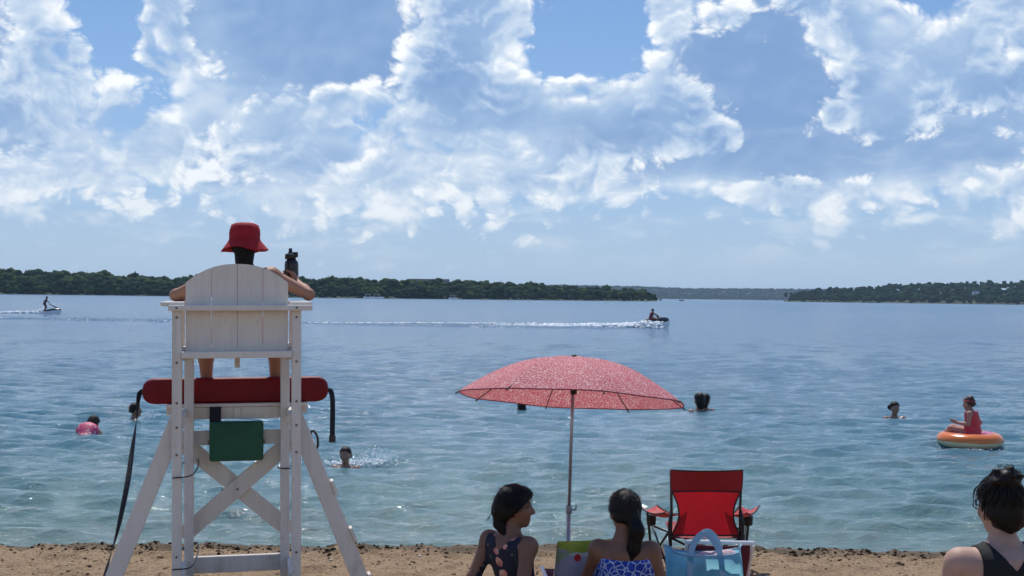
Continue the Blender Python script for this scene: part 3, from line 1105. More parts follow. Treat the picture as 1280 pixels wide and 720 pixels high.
class Person:
    def __init__(s, J, head_c, head_rot, s_head=1.0, build=1.0, hands=None, feet=True):
        s.J, s.hc, s.hr, s.sh = J, np.array(head_c, np.float32), head_rot, s_head
        f = build
        g = lambda k: Vector(J[k])
        pel, wai, che, nec = g('pelvis'), g('waist'), g('chest'), g('neck')
        up = (nec - pel).normalized()
        rt_ = (g('shR') - g('shL')).normalized()
        fw = up.cross(rt_).normalized() * 1.0
        rt_ = fw.cross(up) * 1.0
        rot = np.array(Matrix((rt_, fw, up)).transposed(), np.float32)
        s.rot = rot
        P = [('e', pel, (.158 * f, .112 * f, .105 * f), rot, .05), ('e', wai, (.122 * f, .092 * f, .13 * f), rot, .06),
             ('e', che, (.142 * f, .100 * f, .135 * f), rot, .06),
             ('c', che + up * .09 * f, nec, .085 * f, .05 * f, .05)]
        for q, sd in (('L', -1), ('R', 1)):
            sh, elb, wr = g('sh' + q), g('el' + q), g('wr' + q)
            P += [('c', che + up * .07 * f + rt_ * sd * .08 * f, sh, .07 * f, .053 * f, .05),
                  ('c', sh, elb, .049 * f, .037 * f, .035), ('c', elb, elb.lerp(wr, .35), .037 * f, .037 * f, .02), ('c', elb.lerp(wr, .35), wr, .037 * f, .0245 * f, .02)]
            if 'kn' + q in J:
                hp, kn, an = g('hip' + q), g('kn' + q), g('an' + q)
                P += [('c', hp, kn, .086 * f, .054 * f, .05), ('c', kn, kn.lerp(an, .35), .052 * f, .053 * f, .03), ('c', kn.lerp(an, .35), an, .053 * f, .032 * f, .03)]
                if feet:
                    to = g('to' + q) if 'to' + q in J else an + Vector((0, .15, -.03))
                    P += [('c', an - Vector((0, 0, .02)), to, .034 * f, .022 * f, .02)]
        P.append(('c', nec - up * .03, Vector(head_c) - Vector(s.hr @ np.array([0, .015, .05], np.float32)) * s_head, .052 * f, .047 * s_head, .03))
        s.prims = P
        s.hand = []
        for h in (hands or []): s.hand += hand_prims(*h)

    def local(s, P): return ((P - s.hc) @ s.hr) / s.sh

    def fn(s, P):
        d = union(P, s.prims, .03)
        Ph = s.local(P)
        dh = union(Ph, HEAD, .025) * s.sh
        d = smin(d, dh, .018)
        if s.hand: d = smin(d, union(P, s.hand, .01), .012)
        return d

    def bounds(s, pad=.14):
        pts = np.array([list(v) for v in s.J.values()] + [list(s.hc)] + [list(h[1]) for h in s.hand if h[0] == 'c'])
        lo, hi = pts.min(0) - pad, pts.max(0) + pad
        return lo, hi

    def make(s, loc, rz, skin, h, label, group=None, eyes=True, extra_pad=0.0):
        lo, hi = s.bounds(.145 + extra_pad)
        o = sdf_obj('person', s.fn, lo, hi, h, skin, None)
        o.location = loc; o.rotation_euler.z = rz
        tag(o, label, 'person', group)
        s.o = o; s.lo, s.hi = lo, hi
        if eyes:
            for sx in (-1, 1):
                v, f = ICO2
                e = add('eye', np_mesh('eye', (np.array([sx * .031, .073, .006]) + v * .0115) * s.sh @ s.hr.T + s.hc, f), lip_mat, o, True)
                add('iris', np_mesh('iris', (np.array([sx * .031, .0815, .006]) + v * np.array([.006, .0045, .006])) * s.sh @ s.hr.T + s.hc, f), iris_mat, e, True)
        return o

    def cloth(s, name, region, mat, off=.006, h=.009, lo=None, hi=None, label=None):
        fn = lambda P: np.maximum(s.fn(P) - off, region(P))
        o = sdf_obj(name, fn, s.lo if lo is None else lo, s.hi if hi is None else hi, h, mat, s.o)
        if label: o['label'] = label
        return o

    def hair(s, name, fn_local, mat, lo, hi, h=.006, label=None, parent=None):
        """fn_local works in the head frame (metres, unscaled head)"""
        v, f = nets(fn_local, lo, hi, h)
        o = add(name, np_mesh(name, (v * s.sh) @ s.hr.T + s.hc, f), mat, parent or s.o, True)
        if label: o['label'] = label
        return o

    def strands(s, name, lines, mat, r=.0011):
        T = []
        for pts in lines:
            w = [tuple((np.array(p) * s.sh) @ s.hr.T + s.hc) for p in spline(pts, 8)]
            T.append((w, [r * (1 - .6 * i / 7) for i in range(8)]))
        return tag(add(name, tube_mesh(name, *T, seg=4), mat, s.o), kind='stuff')


def strand_noise(P, amp=.004, f=(70, 70, 9), seed=0):
    return (vnoise(P[..., 0] * f[0], P[..., 1] * f[1], P[..., 2] * f[2], seed) - .5) * amp * 2


def skull_cap(P, face_y=.045, low=-.07, grow=.014, ear=True):
    """hair lying on the skull, cut away from the face and below the hairline"""
    d = ellip(P, (0, -.016, .030), (.074 + grow, .092 + grow, .088 + grow))
    d = smin(d, ellip(P, (0, -.055, -.03), (.066 + grow, .05 + grow, .06)), .03)
    x, y, z = P[..., 0], P[..., 1], P[..., 2]
    low = low + (vnoise(x * 55, y * 40, 0 * z, 5) - .5) * .022 + np.abs(x) * .22 - .012
    cut = np.maximum((y - face_y) - np.clip(z - .045, -1, .06) * 1.1 + (vnoise(x * 60, y * 0, z * 60, 8) - .5) * .010, low - z + np.clip(y + .05, -.05, .1) * -.9)
    return np.maximum(d + strand_noise(P), cut)


def combed(person, target, n, seed, lift=.0035, low=-.2, grow=.016, spread=2.2, rad=.0017):
    """locks combed from the hairline over the skull to a tie point"""
    rr = np.random.default_rng(seed)
    c = np.array([0, -.016, .030]); ax = np.array([.074, .092, .088]) + grow
    tg = (np.array(target) - c) / ax; tg = tg / np.linalg.norm(tg)
    L = []
    for k in range(n):
        a = math.pi / 2 + rr.uniform(-spread, spread)
        z = rr.uniform(low, .75)
        s0 = np.array([math.cos(a), math.sin(a), z]); s0[:2] *= math.sqrt(max(0, 1 - z * z)); s0 = s0 / np.linalg.norm(s0)
        if s0[1] > .55 and s0[2] < .45: s0[2] = .45 + .4 * rr.random(); s0 = s0 / np.linalg.norm(s0)
        pts = []
        j = rr.normal(size=3) * .05
        for t in np.linspace(0, 1, 5):
            q = s0 * (1 - t) + tg * t + j * math.sin(math.pi * t)
            q = q / np.linalg.norm(q)
            pts.append(c + q * (ax + lift * rr.uniform(.2, 1.3)))
        L.append(pts)
    return person.strands('combed_hair', L, hair_sheen, rad)


hair_sheen = material('hair_sheen', (.008, .006, .005), rough=0.45, spec=0.22)
# --- the lifeguard
J = dict(pelvis=(0.02, .27, 1.745), waist=(.025, .25, 1.88), chest=(.035, .225, 2.01), neck=(.045, .235, 2.145),
         shL=(-.135, .235, 2.085), shR=(.215, .245, 2.095), elL=(-.385, .26, 1.968), elR=(.452, .215, 1.972),
         wrL=(-.315, .49, 1.955), wrR=(.378, .40, 2.055), hipL=(-.07, .30, 1.735), hipR=(.11, .30, 1.735),
         knL=(-.215, .80, 1.70), knR=(.265, .80, 1.70), anL=(-.205, .87, 1.275), anR=(.255, .87, 1.275),
         toL=(-.21, 1.03, 1.258), toR=(.27, 1.03, 1.258))
HR = rot_head(4, -4)
guard = Person(J, (.047, .262, 2.295), HR, .98, .97,
               hands=[((-.315, .49, 1.955), (.25, 1, -.05), (1, 0, .4), (0, 0, -1), .35, .97), ((.378, .40, 2.055), (-.15, .75, .6), (-.2, -.5, .8), (-1, .35, 0), 1.05, .97)])
g = guard.make(chair.location, chair.rotation_euler.z, skin_tan, .0085, 'lifeguard in red bucket hat sitting on the tall white chair', eyes=True)
g.rotation_euler = chair.rotation_euler
red_suit = material('red_swimsuit', (.38, .012, .02), rough=.6, noise_amt=.15, bump=.003, bump_scale=30)
guard.cloth('swimsuit', lambda P: np.maximum(np.maximum(P[..., 2] - 2.05 + np.abs(P[..., 0] - .04) * -.3, np.abs(P[..., 0] - .035) - .15), P[..., 1] - .42), red_suit, h=.011, lo=(-.25, .05, 1.6), hi=(.3, .55, 2.2))
guard.hair('hair', lambda P: smin(skull_cap(P, .03), rcone(P, (0, -.060, -.03), (.0, -.062, -.20), .070, .048) + strand_noise(P, .005), .03), hair_black, (-.14, -.17, -.28), (.14, .12, .15), .007)
hat_red = material('red_hat_cloth', (.42, .008, .016), rough=.75, noise_amt=.1, noise_scale=30, bump=.004, bump_scale=90, translucent=.22)
prof = [(.147, -.046, .0), (.139, -.034, 0), (.115, .0, 0), (.103, .022, 0), (.102, .027, 0), (.102, .07, 0), (.099, .095, 0), (.090, .120, 0), (.068, .132, 0), (.03, .136, 0), (.002, .137, 0)]
vs, fs = [], []
SEG = 40
for i, (r, z, _) in enumerate(prof):
    for k in range(SEG):
        a = 2 * math.pi * k / SEG
        wob = (.010 * math.sin(3 * a + .7) + .008 * math.sin(2 * a)) * max(0, (2.5 - i) / 2.5)
        rr = r + (.012 * math.cos(2 * a + .2) * max(0, (3 - i) / 3)) + .0022 * math.sin(11 * a + i) * (i < 9)
        q = np.array([rr * math.cos(a) * .98, rr * math.sin(a) * 1.12 - .012, z + wob + .004])
        vs.append(tuple((q * .98) @ HR.T + guard.hc))
for i in range(len(prof) - 1):
    for k in range(SEG):
        k2 = (k + 1) % SEG
        fs.append((i * SEG + k, i * SEG + k2, (i + 1) * SEG + k2, (i + 1) * SEG + k))
me = bpy.data.meshes.new('bucket_hat'); me.from_pydata(vs, [], fs)
hat = add('bucket_hat', me, hat_red, g, True); hat['label'] = 'red cloth bucket hat'
sm = hat.modifiers.new('thick', 'SOLIDIFY'); sm.thickness = .003
tube('hat_seam', [tuple((np.array([.1035 * math.cos(a) * .98, .1035 * math.sin(a) * 1.12 - .012, .028]) * .98) @ HR.T + guard.hc) for a in np.linspace(0, 2 * math.pi, 41)], .0022, hat_red, hat, 5)

# black bottle in the lifeguard's right hand
bt = in_chair(empty('water_bottle'))
tag(bt, 'black water bottle with carry loop lid held by the lifeguard', 'bottle')
bottle_black = material('bottle_black', (.010, .010, .012), rough=.35, noise_amt=.2)
o = add('bottle_body', lathe_mesh('bottle_body', [(.003, 0), (.041, 0), (.0455, .006), (.046, .19), (.043, .205), (.032, .216), (.030, .222)], 24), bottle_black, bt, True)
o.location = (.352, .475, 1.985)
ld = add('lid', lathe_mesh('lid', [(.003, .0), (.036, .0), (.037, .028), (.033, .036), (.016, .04), (.013, .05), (.011, .072), (.004, .076)], 20), black_plastic, bt, True)
ld.location = (.345, .475, 2.206)
bm = bmesh.new()
bm_beam(bm, (.362, .475, 2.232), (.395, .475, 2.232), .03, .026, bevel=.005); bm_beam(bm, (.352, .475, 2.25), (.395, .475, 2.25), .028, .010, bevel=.003)
add('lid_handle', bm_mesh(bm, 'lid_handle'), black_plastic, bt)

# --- woman in the dark floral dress, propped on both arms
gy = 7.45
p1 = at(650, 700, 7.50)
J = dict(pelvis=(0, 0, .115), waist=(0, -.035, .265), chest=(0, -.075, .41), neck=(.0, -.09, .545),
         shL=(-.152, -.10, .498), shR=(.152, -.10, .498), elL=(-.192, -.195, .285), elR=(.205, -.215, .275),
         wrL=(-.185, -.275, .055), wrR=(.22, -.33, .055), hipL=(-.085, .03, .115), hipR=(.085, .03, .115),
         knL=(-.10, .47, .13), knR=(.11, .47, .13), anL=(-.09, .86, .045), anR=(.10, .86, .045), toL=(-.10, .93, .15), toR=(.11, .93, .15))
H1 = rot_head(42, -2)
w1 = Person(J, (.012, -.055, .700), H1, 1.0, .98,
            hands=[((-.185, -.275, .055), (-.25, -1, -.3), (1, -.2, 0), (0, 0, -1), .15), ((.22, -.33, .055), (.25, -1, -.3), (-1, -.2, 0), (0, 0, -1), .15)])
w = w1.make((p1.x, p1.y, float(sand_z(7.5)) + .012), -R(42), skin_brown, .0085, 'woman in dark floral dress leaning on her arms and looking right')
floral = material('floral_cloth', (.012, .013, .03), rough=.85)
oc = obj_co(floral)
ww = vmath('ADD', oc, vmath('SCALE', noise(oc, 14.0, 2.0, color=True), scale=.035))
vd = voronoi(ww, 11.0)
petal = noise(ww, 40.0, 2.0)
blob = (vd + (petal - .5) * .25).smooth(.34, .30)
c = mix(blob, (.010, .011, .028), ramp(petal, [(.3, (.48, .11, .10)), (.5, (.62, .30, .24)), (.7, (.65, .48, .40))]))
leafm = V.math('MULTIPLY', voronoi(vmath('ADD', ww, (3.3, 1.2, .4)), 15.0).smooth(.2, .16), 0.6)
recolor(floral, mix(leafm, c, (.10, .16, .07)))
def r1(P):
    x, y, z = P[..., 0], P[..., 1], P[..., 2]
    q = np.stack([x, y + .08 - (z - .4) * -.25, z], -1)
    arm = np.abs(x) - .128 - np.clip(.40 - z, 0, 1) * .28
    neckline = z - .545 + np.clip((.075 - np.abs(x)), 0, 1) * (1.1)
    return np.maximum(np.maximum(arm, neckline), np.maximum(y - .42, -.02 - z + 0 * x))
w1.cloth('dress', r1, floral, .007, .0085, lo=(-.26, -.30, 0.02), hi=(.26, .50, .60), label='black dress with pink flowers')
def hair1(P):
    d = skull_cap(P, .062, -.06, .020)
    d = smin(d, ellip(P, (0, -.075, -.015), (.07, .06, .08)) + strand_noise(P, .005), .03)
    d = smin(d, np.maximum(ellip(P, (0, -.02, .0), (.090, .074, .062)), P[..., 1] - .002 + P[..., 2] * .3) + strand_noise(P, .004), .012)
    t = smin(rcone(P, (.0, -.10, -.04), (.015, -.095, -.10), .034, .030), rcone(P, (.015, -.095, -.10), (.055, -.03, -.185), .030, .015), .02)
    return smin(d, t + strand_noise(P, .005), .02)
w1.hair('hair', hair1, hair_black, (-.13, -.17, -.23), (.13, .12, .16), .0055)
r_ = np.random.default_rng(5)
L = []
for k in range(26):
    a = r_.uniform(-2.6, -.5); b = r_.uniform(.2, 1.2)
    p = np.array([.088 * math.cos(a) * math.cos(b), .105 * math.sin(a) * math.cos(b) - .016, .105 * math.sin(b) + .03])
    dv = r_.normal(size=3) * .014 + p * .10
    L.append([p * .98, p + dv * .5 + [0, 0, .004], p + dv + [0, -.01, -.012]])
for k in range(7):
    L.append([(-.03 + .01 * k, -.10, -.0), (-.03 + .008 * k, -.135, -.03), (-.045 + .008 * k, -.15 - .004 * k, -.085)])
w1.strands('loose_hair', L, hair_black)
combed(w1, (0, -.11, -.03), 240, 1, grow=.021)

# --- woman with the long ponytail and blue strapless top
p2 = at(781, 700, 7.30)
J = dict(pelvis=(0, .03, .115), waist=(0, .01, .265), chest=(0, -.015, .40), neck=(-.012, -.02, .545),
         shL=(-.150, -.005, .495), shR=(.145, -.015, .492), elL=(-.205, .16, .30), elR=(.228, -.005, .245),
         wrL=(-.10, .36, .28), wrR=(.265, .10, .06), hipL=(-.085, .05, .115), hipR=(.085, .05, .115),
         knL=(-.17, .43, .36), knR=(.17, .45, .33), anL=(-.1, .62, .05), anR=(.12, .66, .05), toL=(-.1, .77, .04), toR=(.14, .80, .04))
H2 = rot_head(-14, -3, 2)
w2 = Person(J, (-.006, .02, .705), H2, 1.0, 1.0,
            hands=[((-.10, .36, .28), (.6, .6, .2), (0, .3, 1), (.3, -.6, -.2), .5), ((.265, .10, .06), (.1, 1, -.25), (-1, 0, 0), (0, 0, -1), .15)])
w = w2.make((p2.x, p2.y, float(sand_z(7.3)) - .005), -R(2), skin_brown, .0085, 'woman with long dark ponytail in blue strapless top sitting beside the blue bag')
blue_cloth = material('blue_print_cloth', (.01, .03, .30), rough=.85)
oc = obj_co(blue_cloth)
ww = vmath('ADD', oc, vmath('SCALE', noise(oc, 22.0, 3.0, color=True), scale=.03))
ed = voronoi(ww, 26.0, feature='DISTANCE_TO_EDGE')
ln = (ed + (noise(ww, 60.0, 2.0) - .5) * .10).smooth(.085, .045)
recolor(blue_cloth, mix(ln * .8, mix(noise(ww, 18.0).smooth(.4, .6), (.008, .03, .30), (.012, .055, .42)), (.42, .52, .72)))
w2.cloth('strapless_top', lambda P: np.maximum(np.maximum(P[..., 2] - .452 - .05 * np.abs(P[..., 0]), .05 - P[..., 2]), np.maximum(np.abs(P[..., 0]) - .205 + np.clip(P[..., 2] - .25, 0, 1) * .33, P[..., 1] - .25)), blue_cloth, .008, .0085, lo=(-.26, -.25, .02), hi=(.26, .32, .5), label='blue top with white squiggles')
def hair2(P):
    d = skull_cap(P, .035, -.082, .014)
    t = rcone(P, (.02, -.10, -.005), (.038, -.125, -.09), .032, .040)
    t = smin(t, rcone(P, (.038, -.125, -.09), (.025, -.115, -.19), .040, .034), .03)
    t = smin(t, rcone(P, (.025, -.115, -.19), (-.008, -.105, -.305), .034, .010), .03)
    return smin(d, t + strand_noise(P, .006, (80, 80, 7)), .025)
w2.hair('hair', hair2, hair_black, (-.13, -.19, -.34), (.13, .12, .16), .0055)
L = []
for k in range(26):
    a = r_.uniform(-3.1, 0); b = r_.uniform(.2, 1.3)
    p = np.array([.088 * math.cos(a) * math.cos(b), .105 * math.sin(a) * math.cos(b) - .016, .105 * math.sin(b) + .03])
    dv = r_.normal(size=3) * .012 + p * .08
    L.append([p * .98, p + dv * .5 + [0, 0, .004], p + dv + [0, -.01, -.01]])
w2.strands('loose_hair', L, hair_black)
combed(w2, (.02, -.11, -.005), 260, 2)
pb = [(.262 + .034 * math.cos(a), .085 + .010 * math.sin(a), .088 + .034 * math.sin(a)) for a in np.linspace(0, 2 * math.pi, 25)]
tube('bracelet', pb, .004, material('bracelet_pale', (.7, .62, .55), rough=.4), w2.o, 6)

# --- woman with the bun and glasses, nearest the camera on the right
p3 = at(1253, 690, 5.0)
SZ3 = float(sand_z(5.0))
J = dict(pelvis=(0, .06, .375), waist=(0, .02, .53), chest=(0, -.01, .665), neck=(.0, -.015, .812),
         shL=(-.172, -.01, .745), shR=(.172, -.01, .745), elL=(-.255, .06, .49), elR=(.25, .06, .49),
         wrL=(-.20, .29, .43), wrR=(.20, .29, .43), hipL=(-.09, .10, .37), hipR=(.09, .10, .37),
         knL=(-.13, .52, .43), knR=(.13, .52, .43), anL=(-.12, .68, .05), anR=(.12, .68, .05), toL=(-.12, .83, .035), toR=(.12, .83, .035))
H3 = rot_head(-4, -4, 0)
w3 = Person(J, (.0, .03, .955), H3, .98, 1.06,
            hands=[((-.20, .29, .43), (.2, 1, 0), (1, 0, 0), (0, 0, -1), .4), ((.20, .29, .43), (-.2, 1, 0), (-1, 0, 0), (0, 0, -1), .4)])
w = w3.make((p3.x, p3.y, SZ3), R(4), skin_light, .0085, 'woman with hair bun and glasses in black top, nearest the camera')
black_cloth = material('black_jersey', (.006, .006, .008), rough=.85, noise_amt=.2, noise_scale=40, bump=.003, bump_scale=25)
def r3(P):
    x, y, z = P[..., 0], P[..., 1], P[..., 2]
    arm = np.abs(x) - .118 - np.clip(.64 - z, 0, 1) * .35
    neckline = z - .845 + np.clip(.088 - np.abs(x), 0, 1) * 1.25
    return np.maximum(np.maximum(arm, neckline), np.maximum(.36 - z, y - .26))
w3.cloth('tank_top', r3, black_cloth, .007, .0085, lo=(-.27, -.22, .3), hi=(.27, .35, .88), label='black tank top')
def hair3(P):
    d = skull_cap(P, .03, -.098, .016)
    d = smin(d, np.maximum(ellip(P, (0, -.062, -.05), (.066, .042, .062)) + strand_noise(P, .004), (-.098 - P[..., 2]) + np.abs(P[..., 0]) * .5), .02)
    b = ellip(P, (.0, -.06, .118), (.060, .054, .052)) + strand_noise(P, .016, (38, 38, 38)) + strand_noise(P, .004, (120, 120, 120), 3)
    return smin(d, b, .015)
w3.hair('hair', hair3, hair_brown, (-.14, -.18, -.17), (.14, .13, .21), .0055)
L = []
for k in range(70):
    a = r_.uniform(0, 6.28); b = r_.uniform(-.4, 1.3)
    if k < 38:
        p = np.array([.0, -.06, .118]) + .050 * np.array([math.cos(a) * math.cos(b), math.sin(a) * math.cos(b), math.sin(b)])
        tn = np.cross(p - np.array([0, -.06, .118]), r_.normal(size=3)); tn = tn / np.linalg.norm(tn) * r_.uniform(.02, .045)
        rd = (p - np.array([0, -.06, .118])) * .22
        L.append([p, p + tn * .5 + rd, p + tn])
    else:
        a = r_.uniform(-3.3, .2)
        p = np.array([.09 * math.cos(a) * math.cos(b), .108 * math.sin(a) * math.cos(b) - .016, .106 * math.sin(b) + .03])
        dv = r_.normal(size=3) * .016 + p * .12
        L.append([p * .98, p + dv * .5, p + dv + [0, 0, -.014]])
for k in range(5):
    y = .06 + .006 * k
    L.append([(-.070, .03 + .002 * k, .085), (-.082 - .0006 * k, .036 + .002 * k, .065), (-.083 - .001 * (k % 5), .045 + .0015 * k, .035 - .006 * (k % 4))])
w3.strands('loose_hair', L, hair_brown, .0012)
combed(w3, (0, -.06, .115), 300, 3, low=-.75, spread=3.1)
gl = material('glasses_frame', (.015, .012, .012), rough=.3)
hp = lambda p: tuple((np.array(p) * .98) @ H3.T + w3.hc)
T = []
for sx in (-1, 1):
    T.append(([hp((sx * .034 + .026 * math.cos(a), .099, .004 + .021 * math.sin(a))) for a in np.linspace(0, 2 * math.pi, 19)], .0022))
    T.append(([hp((sx * .060, .099, .010)), hp((sx * .076, .06, .010)), hp((sx * .080, -.005, .008)), hp((sx * .078, -.02, -.012))], .0022))
T.append(([hp((-.009, .1, .008)), hp((.009, .1, .008))], .0022))
gls = add('glasses', tube_mesh('glasses', *T, seg=6), gl, w3.o, True)
lens = material('lens_glass', (.9, .95, 1), rough=.02, trans=1.0)
for sx in (-1, 1):
    ring = [hp((sx * .034 + .025 * math.cos(a), .099, .004 + .020 * math.sin(a))) for a in np.linspace(0, 2 * math.pi, 17)[:-1]]
    me = bpy.data.meshes.new('lens'); me.from_pydata(ring, [], [tuple(range(16))])
    add('lens', me, lens, gls)
tube('strap_ring', [tuple(np.array((-.098, -.105, .70)) + np.array((.02 * math.cos(a), -.004, .012 * math.sin(a)))) for a in np.linspace(0, 5, 12)], .0028, material('silver_ring', (.7, .7, .7), rough=.3, metal=1.0), w3.o, 5)

# ------------------------------------------------------------------ umbrella, chairs, bag on the sand
# --- pink umbrella
UD = 8.3
uc = at(716.5, 497, UD)
ub = at(708.5, 735, UD)
um = empty('beach_umbrella', (ub.x, ub.y, float(sand_z(UD))))
tag(um, 'pink patterned beach umbrella on a thin grey pole', 'umbrella')
pole_mat = material('pole_steel', (.30, .30, .33), rough=.4, metal=.6, noise_amt=.1)
o0 = Vector(um.location)
top = at(717.5, 449, UD) - o0
bot = Vector((0, 0, -.25))
tube('pole', [bot, (at(711, 640, UD) - o0)], .0130, pole_mat, um, 12)
tube('upper_pole', [(at(711.2, 634, UD) - o0), top], .0105, pole_mat, um, 12)
pj = at(711.2, 637, UD) - o0
cl = tube('clamp', [pj - Vector((0, 0, .025)), pj + Vector((0, 0, .025))], .020, material('clamp_grey', (.25, .25, .27), rough=.5), um, 12)
tube('clamp_knob', [pj, pj + Vector((.045, -.005, .0)), pj + Vector((.045, -.005, .03))], .006, black_plastic, cl, 6)
pink = material('pink_print', (.6, .1, .14), rough=.8, translucent=.34)
oc = obj_co(pink)
ww = vmath('ADD', oc, vmath('SCALE', noise(oc, 30.0, 2.0, color=True), scale=.030))
sq = voronoi(ww, 60.0, feature='DISTANCE_TO_EDGE')
sq = (sq + (noise(ww, 70.0, 2.0) - .5) * .24).smooth(.10, .04)
wm = noise(oc, 3.0, 2.0)
recolor(pink, mix(sq * .85, mix(wm, (.52, .075, .115), (.60, .11, .15)), (.82, .60, .58)))
NR = 8
CR_, CHh = .747, .278
cen = at(715.5, 499.5, UD) - o0
tilt = Matrix.Rotation(R(2.6), 3, 'Y') @ Matrix.Rotation(R(-9.0), 3, 'X')


def dome(r, a):
    """canopy point at radius fraction r and angle a; edges pulled in between the ribs"""
    ph = (a / (2 * math.pi / NR)) % 1.0
    sag = (1 - abs(2 * ph - 1)) ** .8
    rr = CR_ * r * (1 - .055 * sag * r ** 3)
    z = CHh * (1 - r ** 2.15) - .030 * sag * math.sin(math.pi * r) * 1.0 + .004 * math.sin(5 * a + 9 * r) * r
    return tilt @ Vector((rr * math.cos(a), rr * math.sin(a), z - CHh * .18)) + cen


A0 = R(11)
for k in range(NR):
    a0, a1 = A0 + 2 * math.pi * k / NR, A0 + 2 * math.pi * (k + 1) / NR
    vs, fs = [], []
    n1_, n2_ = 12, 8
    for i in range(n1_ + 1):
        for j in range(n2_ + 1):
            r = max(.015, i / n1_)
            ph = j / n2_
            aa = a0 + (a1 - a0) * ph
            sag = (1 - abs(2 * ph - 1)) ** .8
            rr = CR_ * r * (1 - .055 * sag * r ** 3)
            z = CHh * (1 - r ** 2.15) - .026 * sag * math.sin(math.pi * r) + .003 * math.sin(5 * aa + 9 * r) * r
            vs.append(tuple(tilt @ Vector((rr * math.cos(aa), rr * math.sin(aa), z)) + cen))
    for i in range(n1_):
        for j in range(n2_):
            p = i * (n2_ + 1) + j
            fs.append((p, p + 1, p + n2_ + 2, p + n2_ + 1))
    me = bpy.data.meshes.new('canopy_panel'); me.from_pydata(vs, [], fs)
    pan = add('canopy_panel', me, pink, um, True)
    edge = [vs[n1_ * (n2_ + 1) + j] for j in range(n2_ + 1)]
    tube('hem', edge, .0042, material('hem_dark_pink', (.20, .03, .05), rough=.8) if k == 0 else bpy.data.materials['hem_dark_pink'], pan, 5)
    rib = []
    for i in range(11):
        r = .03 + .985 * i / 10
        z = CHh * (1 - min(r, 1.0) ** 2.15) - .008
        rib.append(tuple(tilt @ Vector((CR_ * r * math.cos(a0), CR_ * r * math.sin(a0), z)) + cen))
    rb = tube('rib', rib, .0035, material('rib_dark', (.06, .05, .05), rough=.5) if k == 0 else bpy.data.materials['rib_dark'], um, 6)
    tip = Vector(rib[-1]); out = (tip - Vector(rib[-2])).normalized()
    tube('rib_tip', [tip - out * .012, tip + out * .012], .0055, black_plastic, rb, 6)
    hub = top - Vector((0, 0, .20))
    tube('strut', [hub, rib[5]], .0028, bpy.data.materials['rib_dark'], rb, 5)
ap = tilt @ Vector((0, 0, CHh)) + cen
tube('finial', [ap - Vector((0, 0, .02)), ap + Vector((0, 0, .006)), ap + Vector((0, 0, .018))], [.014, .020, .008], black_plastic, um, 10)
tube('runner_hub', [top - Vector((0, 0, .225)), top - Vector((0, 0, .175))], .022, black_plastic, um, 10)
tp = tilt @ Vector((.19, .10, CHh * .97)) + cen
beam('wind_vent_tab', tp - Vector((.022, 0, 0)), tp + Vector((.022, 0, 0)), .02, .006, black_plastic, um, bevel=.001)

# --- red folding camp chair
red_nylon = material('red_nylon', (.42, .008, .016), rough=.62, noise_amt=.10, noise_scale=14, bump=.006, bump_scale=11, translucent=.42)
dark_red = material('red_nylon_double', (.30, .006, .012), rough=.62, noise_amt=.10, noise_scale=14, bump=.004, bump_scale=9, translucent=.2)
piping = material('black_piping', (.008, .008, .010), rough=.7)
frame_black = material('black_tube', (.014, .013, .013), rough=.35)
CD = 9.6
cc = at(882.5, 700, CD)
ccz = float(sand_z(CD))
cx = empty('camp_chair', (cc.x, CD, ccz)); cx.rotation_euler = (0, -ROLL, R(-1))
tag(cx, 'red folding camp chair with black piping facing the lake', 'camp chair')
K = CD / FPX
hz = 373.5
zz = lambda py: (CAM_Z - ccz) - (py - hz) * K
HW = [(586, 44.5), (600, 44.3), (612, 43.5), (622, 38.5), (632, 34.8), (642, 33.6), (652, 35.0), (660, 38.5), (669, 42.5)]
pys = np.linspace(586, 669, 22)
hws = np.interp(pys, [a for a, b in HW], [b for a, b in HW]) * K
def back_pt(i, t, off=0.0):
    x = t * hws[i]; z = zz(pys[i])
    y = .045 * (1 - t * t) * math.sin(math.pi * min(1, (pys[i] - 580) / 95)) + (z - .3) * -.10 + off
    z += -.010 * (1 - t * t) * (1 if i == 0 else 0)
    return (x, y, z)
TT = np.linspace(-1, 1, 15)
def sheet(name, rows_, off, mat, parent):
    vs = [back_pt(i, t, off) for i in rows_ for t in TT]
    n = len(TT)
    fs = [(a * n + b, a * n + b + 1, (a + 1) * n + b + 1, (a + 1) * n + b) for a in range(len(rows_) - 1) for b in range(n - 1)]
    me = bpy.data.meshes.new(name); me.from_pydata(vs, [], fs)
    return add(name, me, mat, parent, True)
bk = sheet('back_panel', range(22), 0.0, red_nylon, cx)
sheet('top_band', range(0, 8), -.010, dark_red, cx)
edge = [back_pt(0, t, -.006) for t in TT] + [back_pt(i, 1, -.004) for i in range(1, 22)] + [back_pt(21, t, -.004) for t in TT[::-1]] + [back_pt(i, -1, -.004) for i in range(20, -1, -1)]
tube('edge_piping', edge, .006, piping, bk, 6)
tube('band_seam', [back_pt(7, t, -.013) for t in TT], .005, piping, bk, 5)
arm_red = material('arm_red_nylon', (.48, .03, .04), rough=.55, noise_amt=.1, translucent=.25)
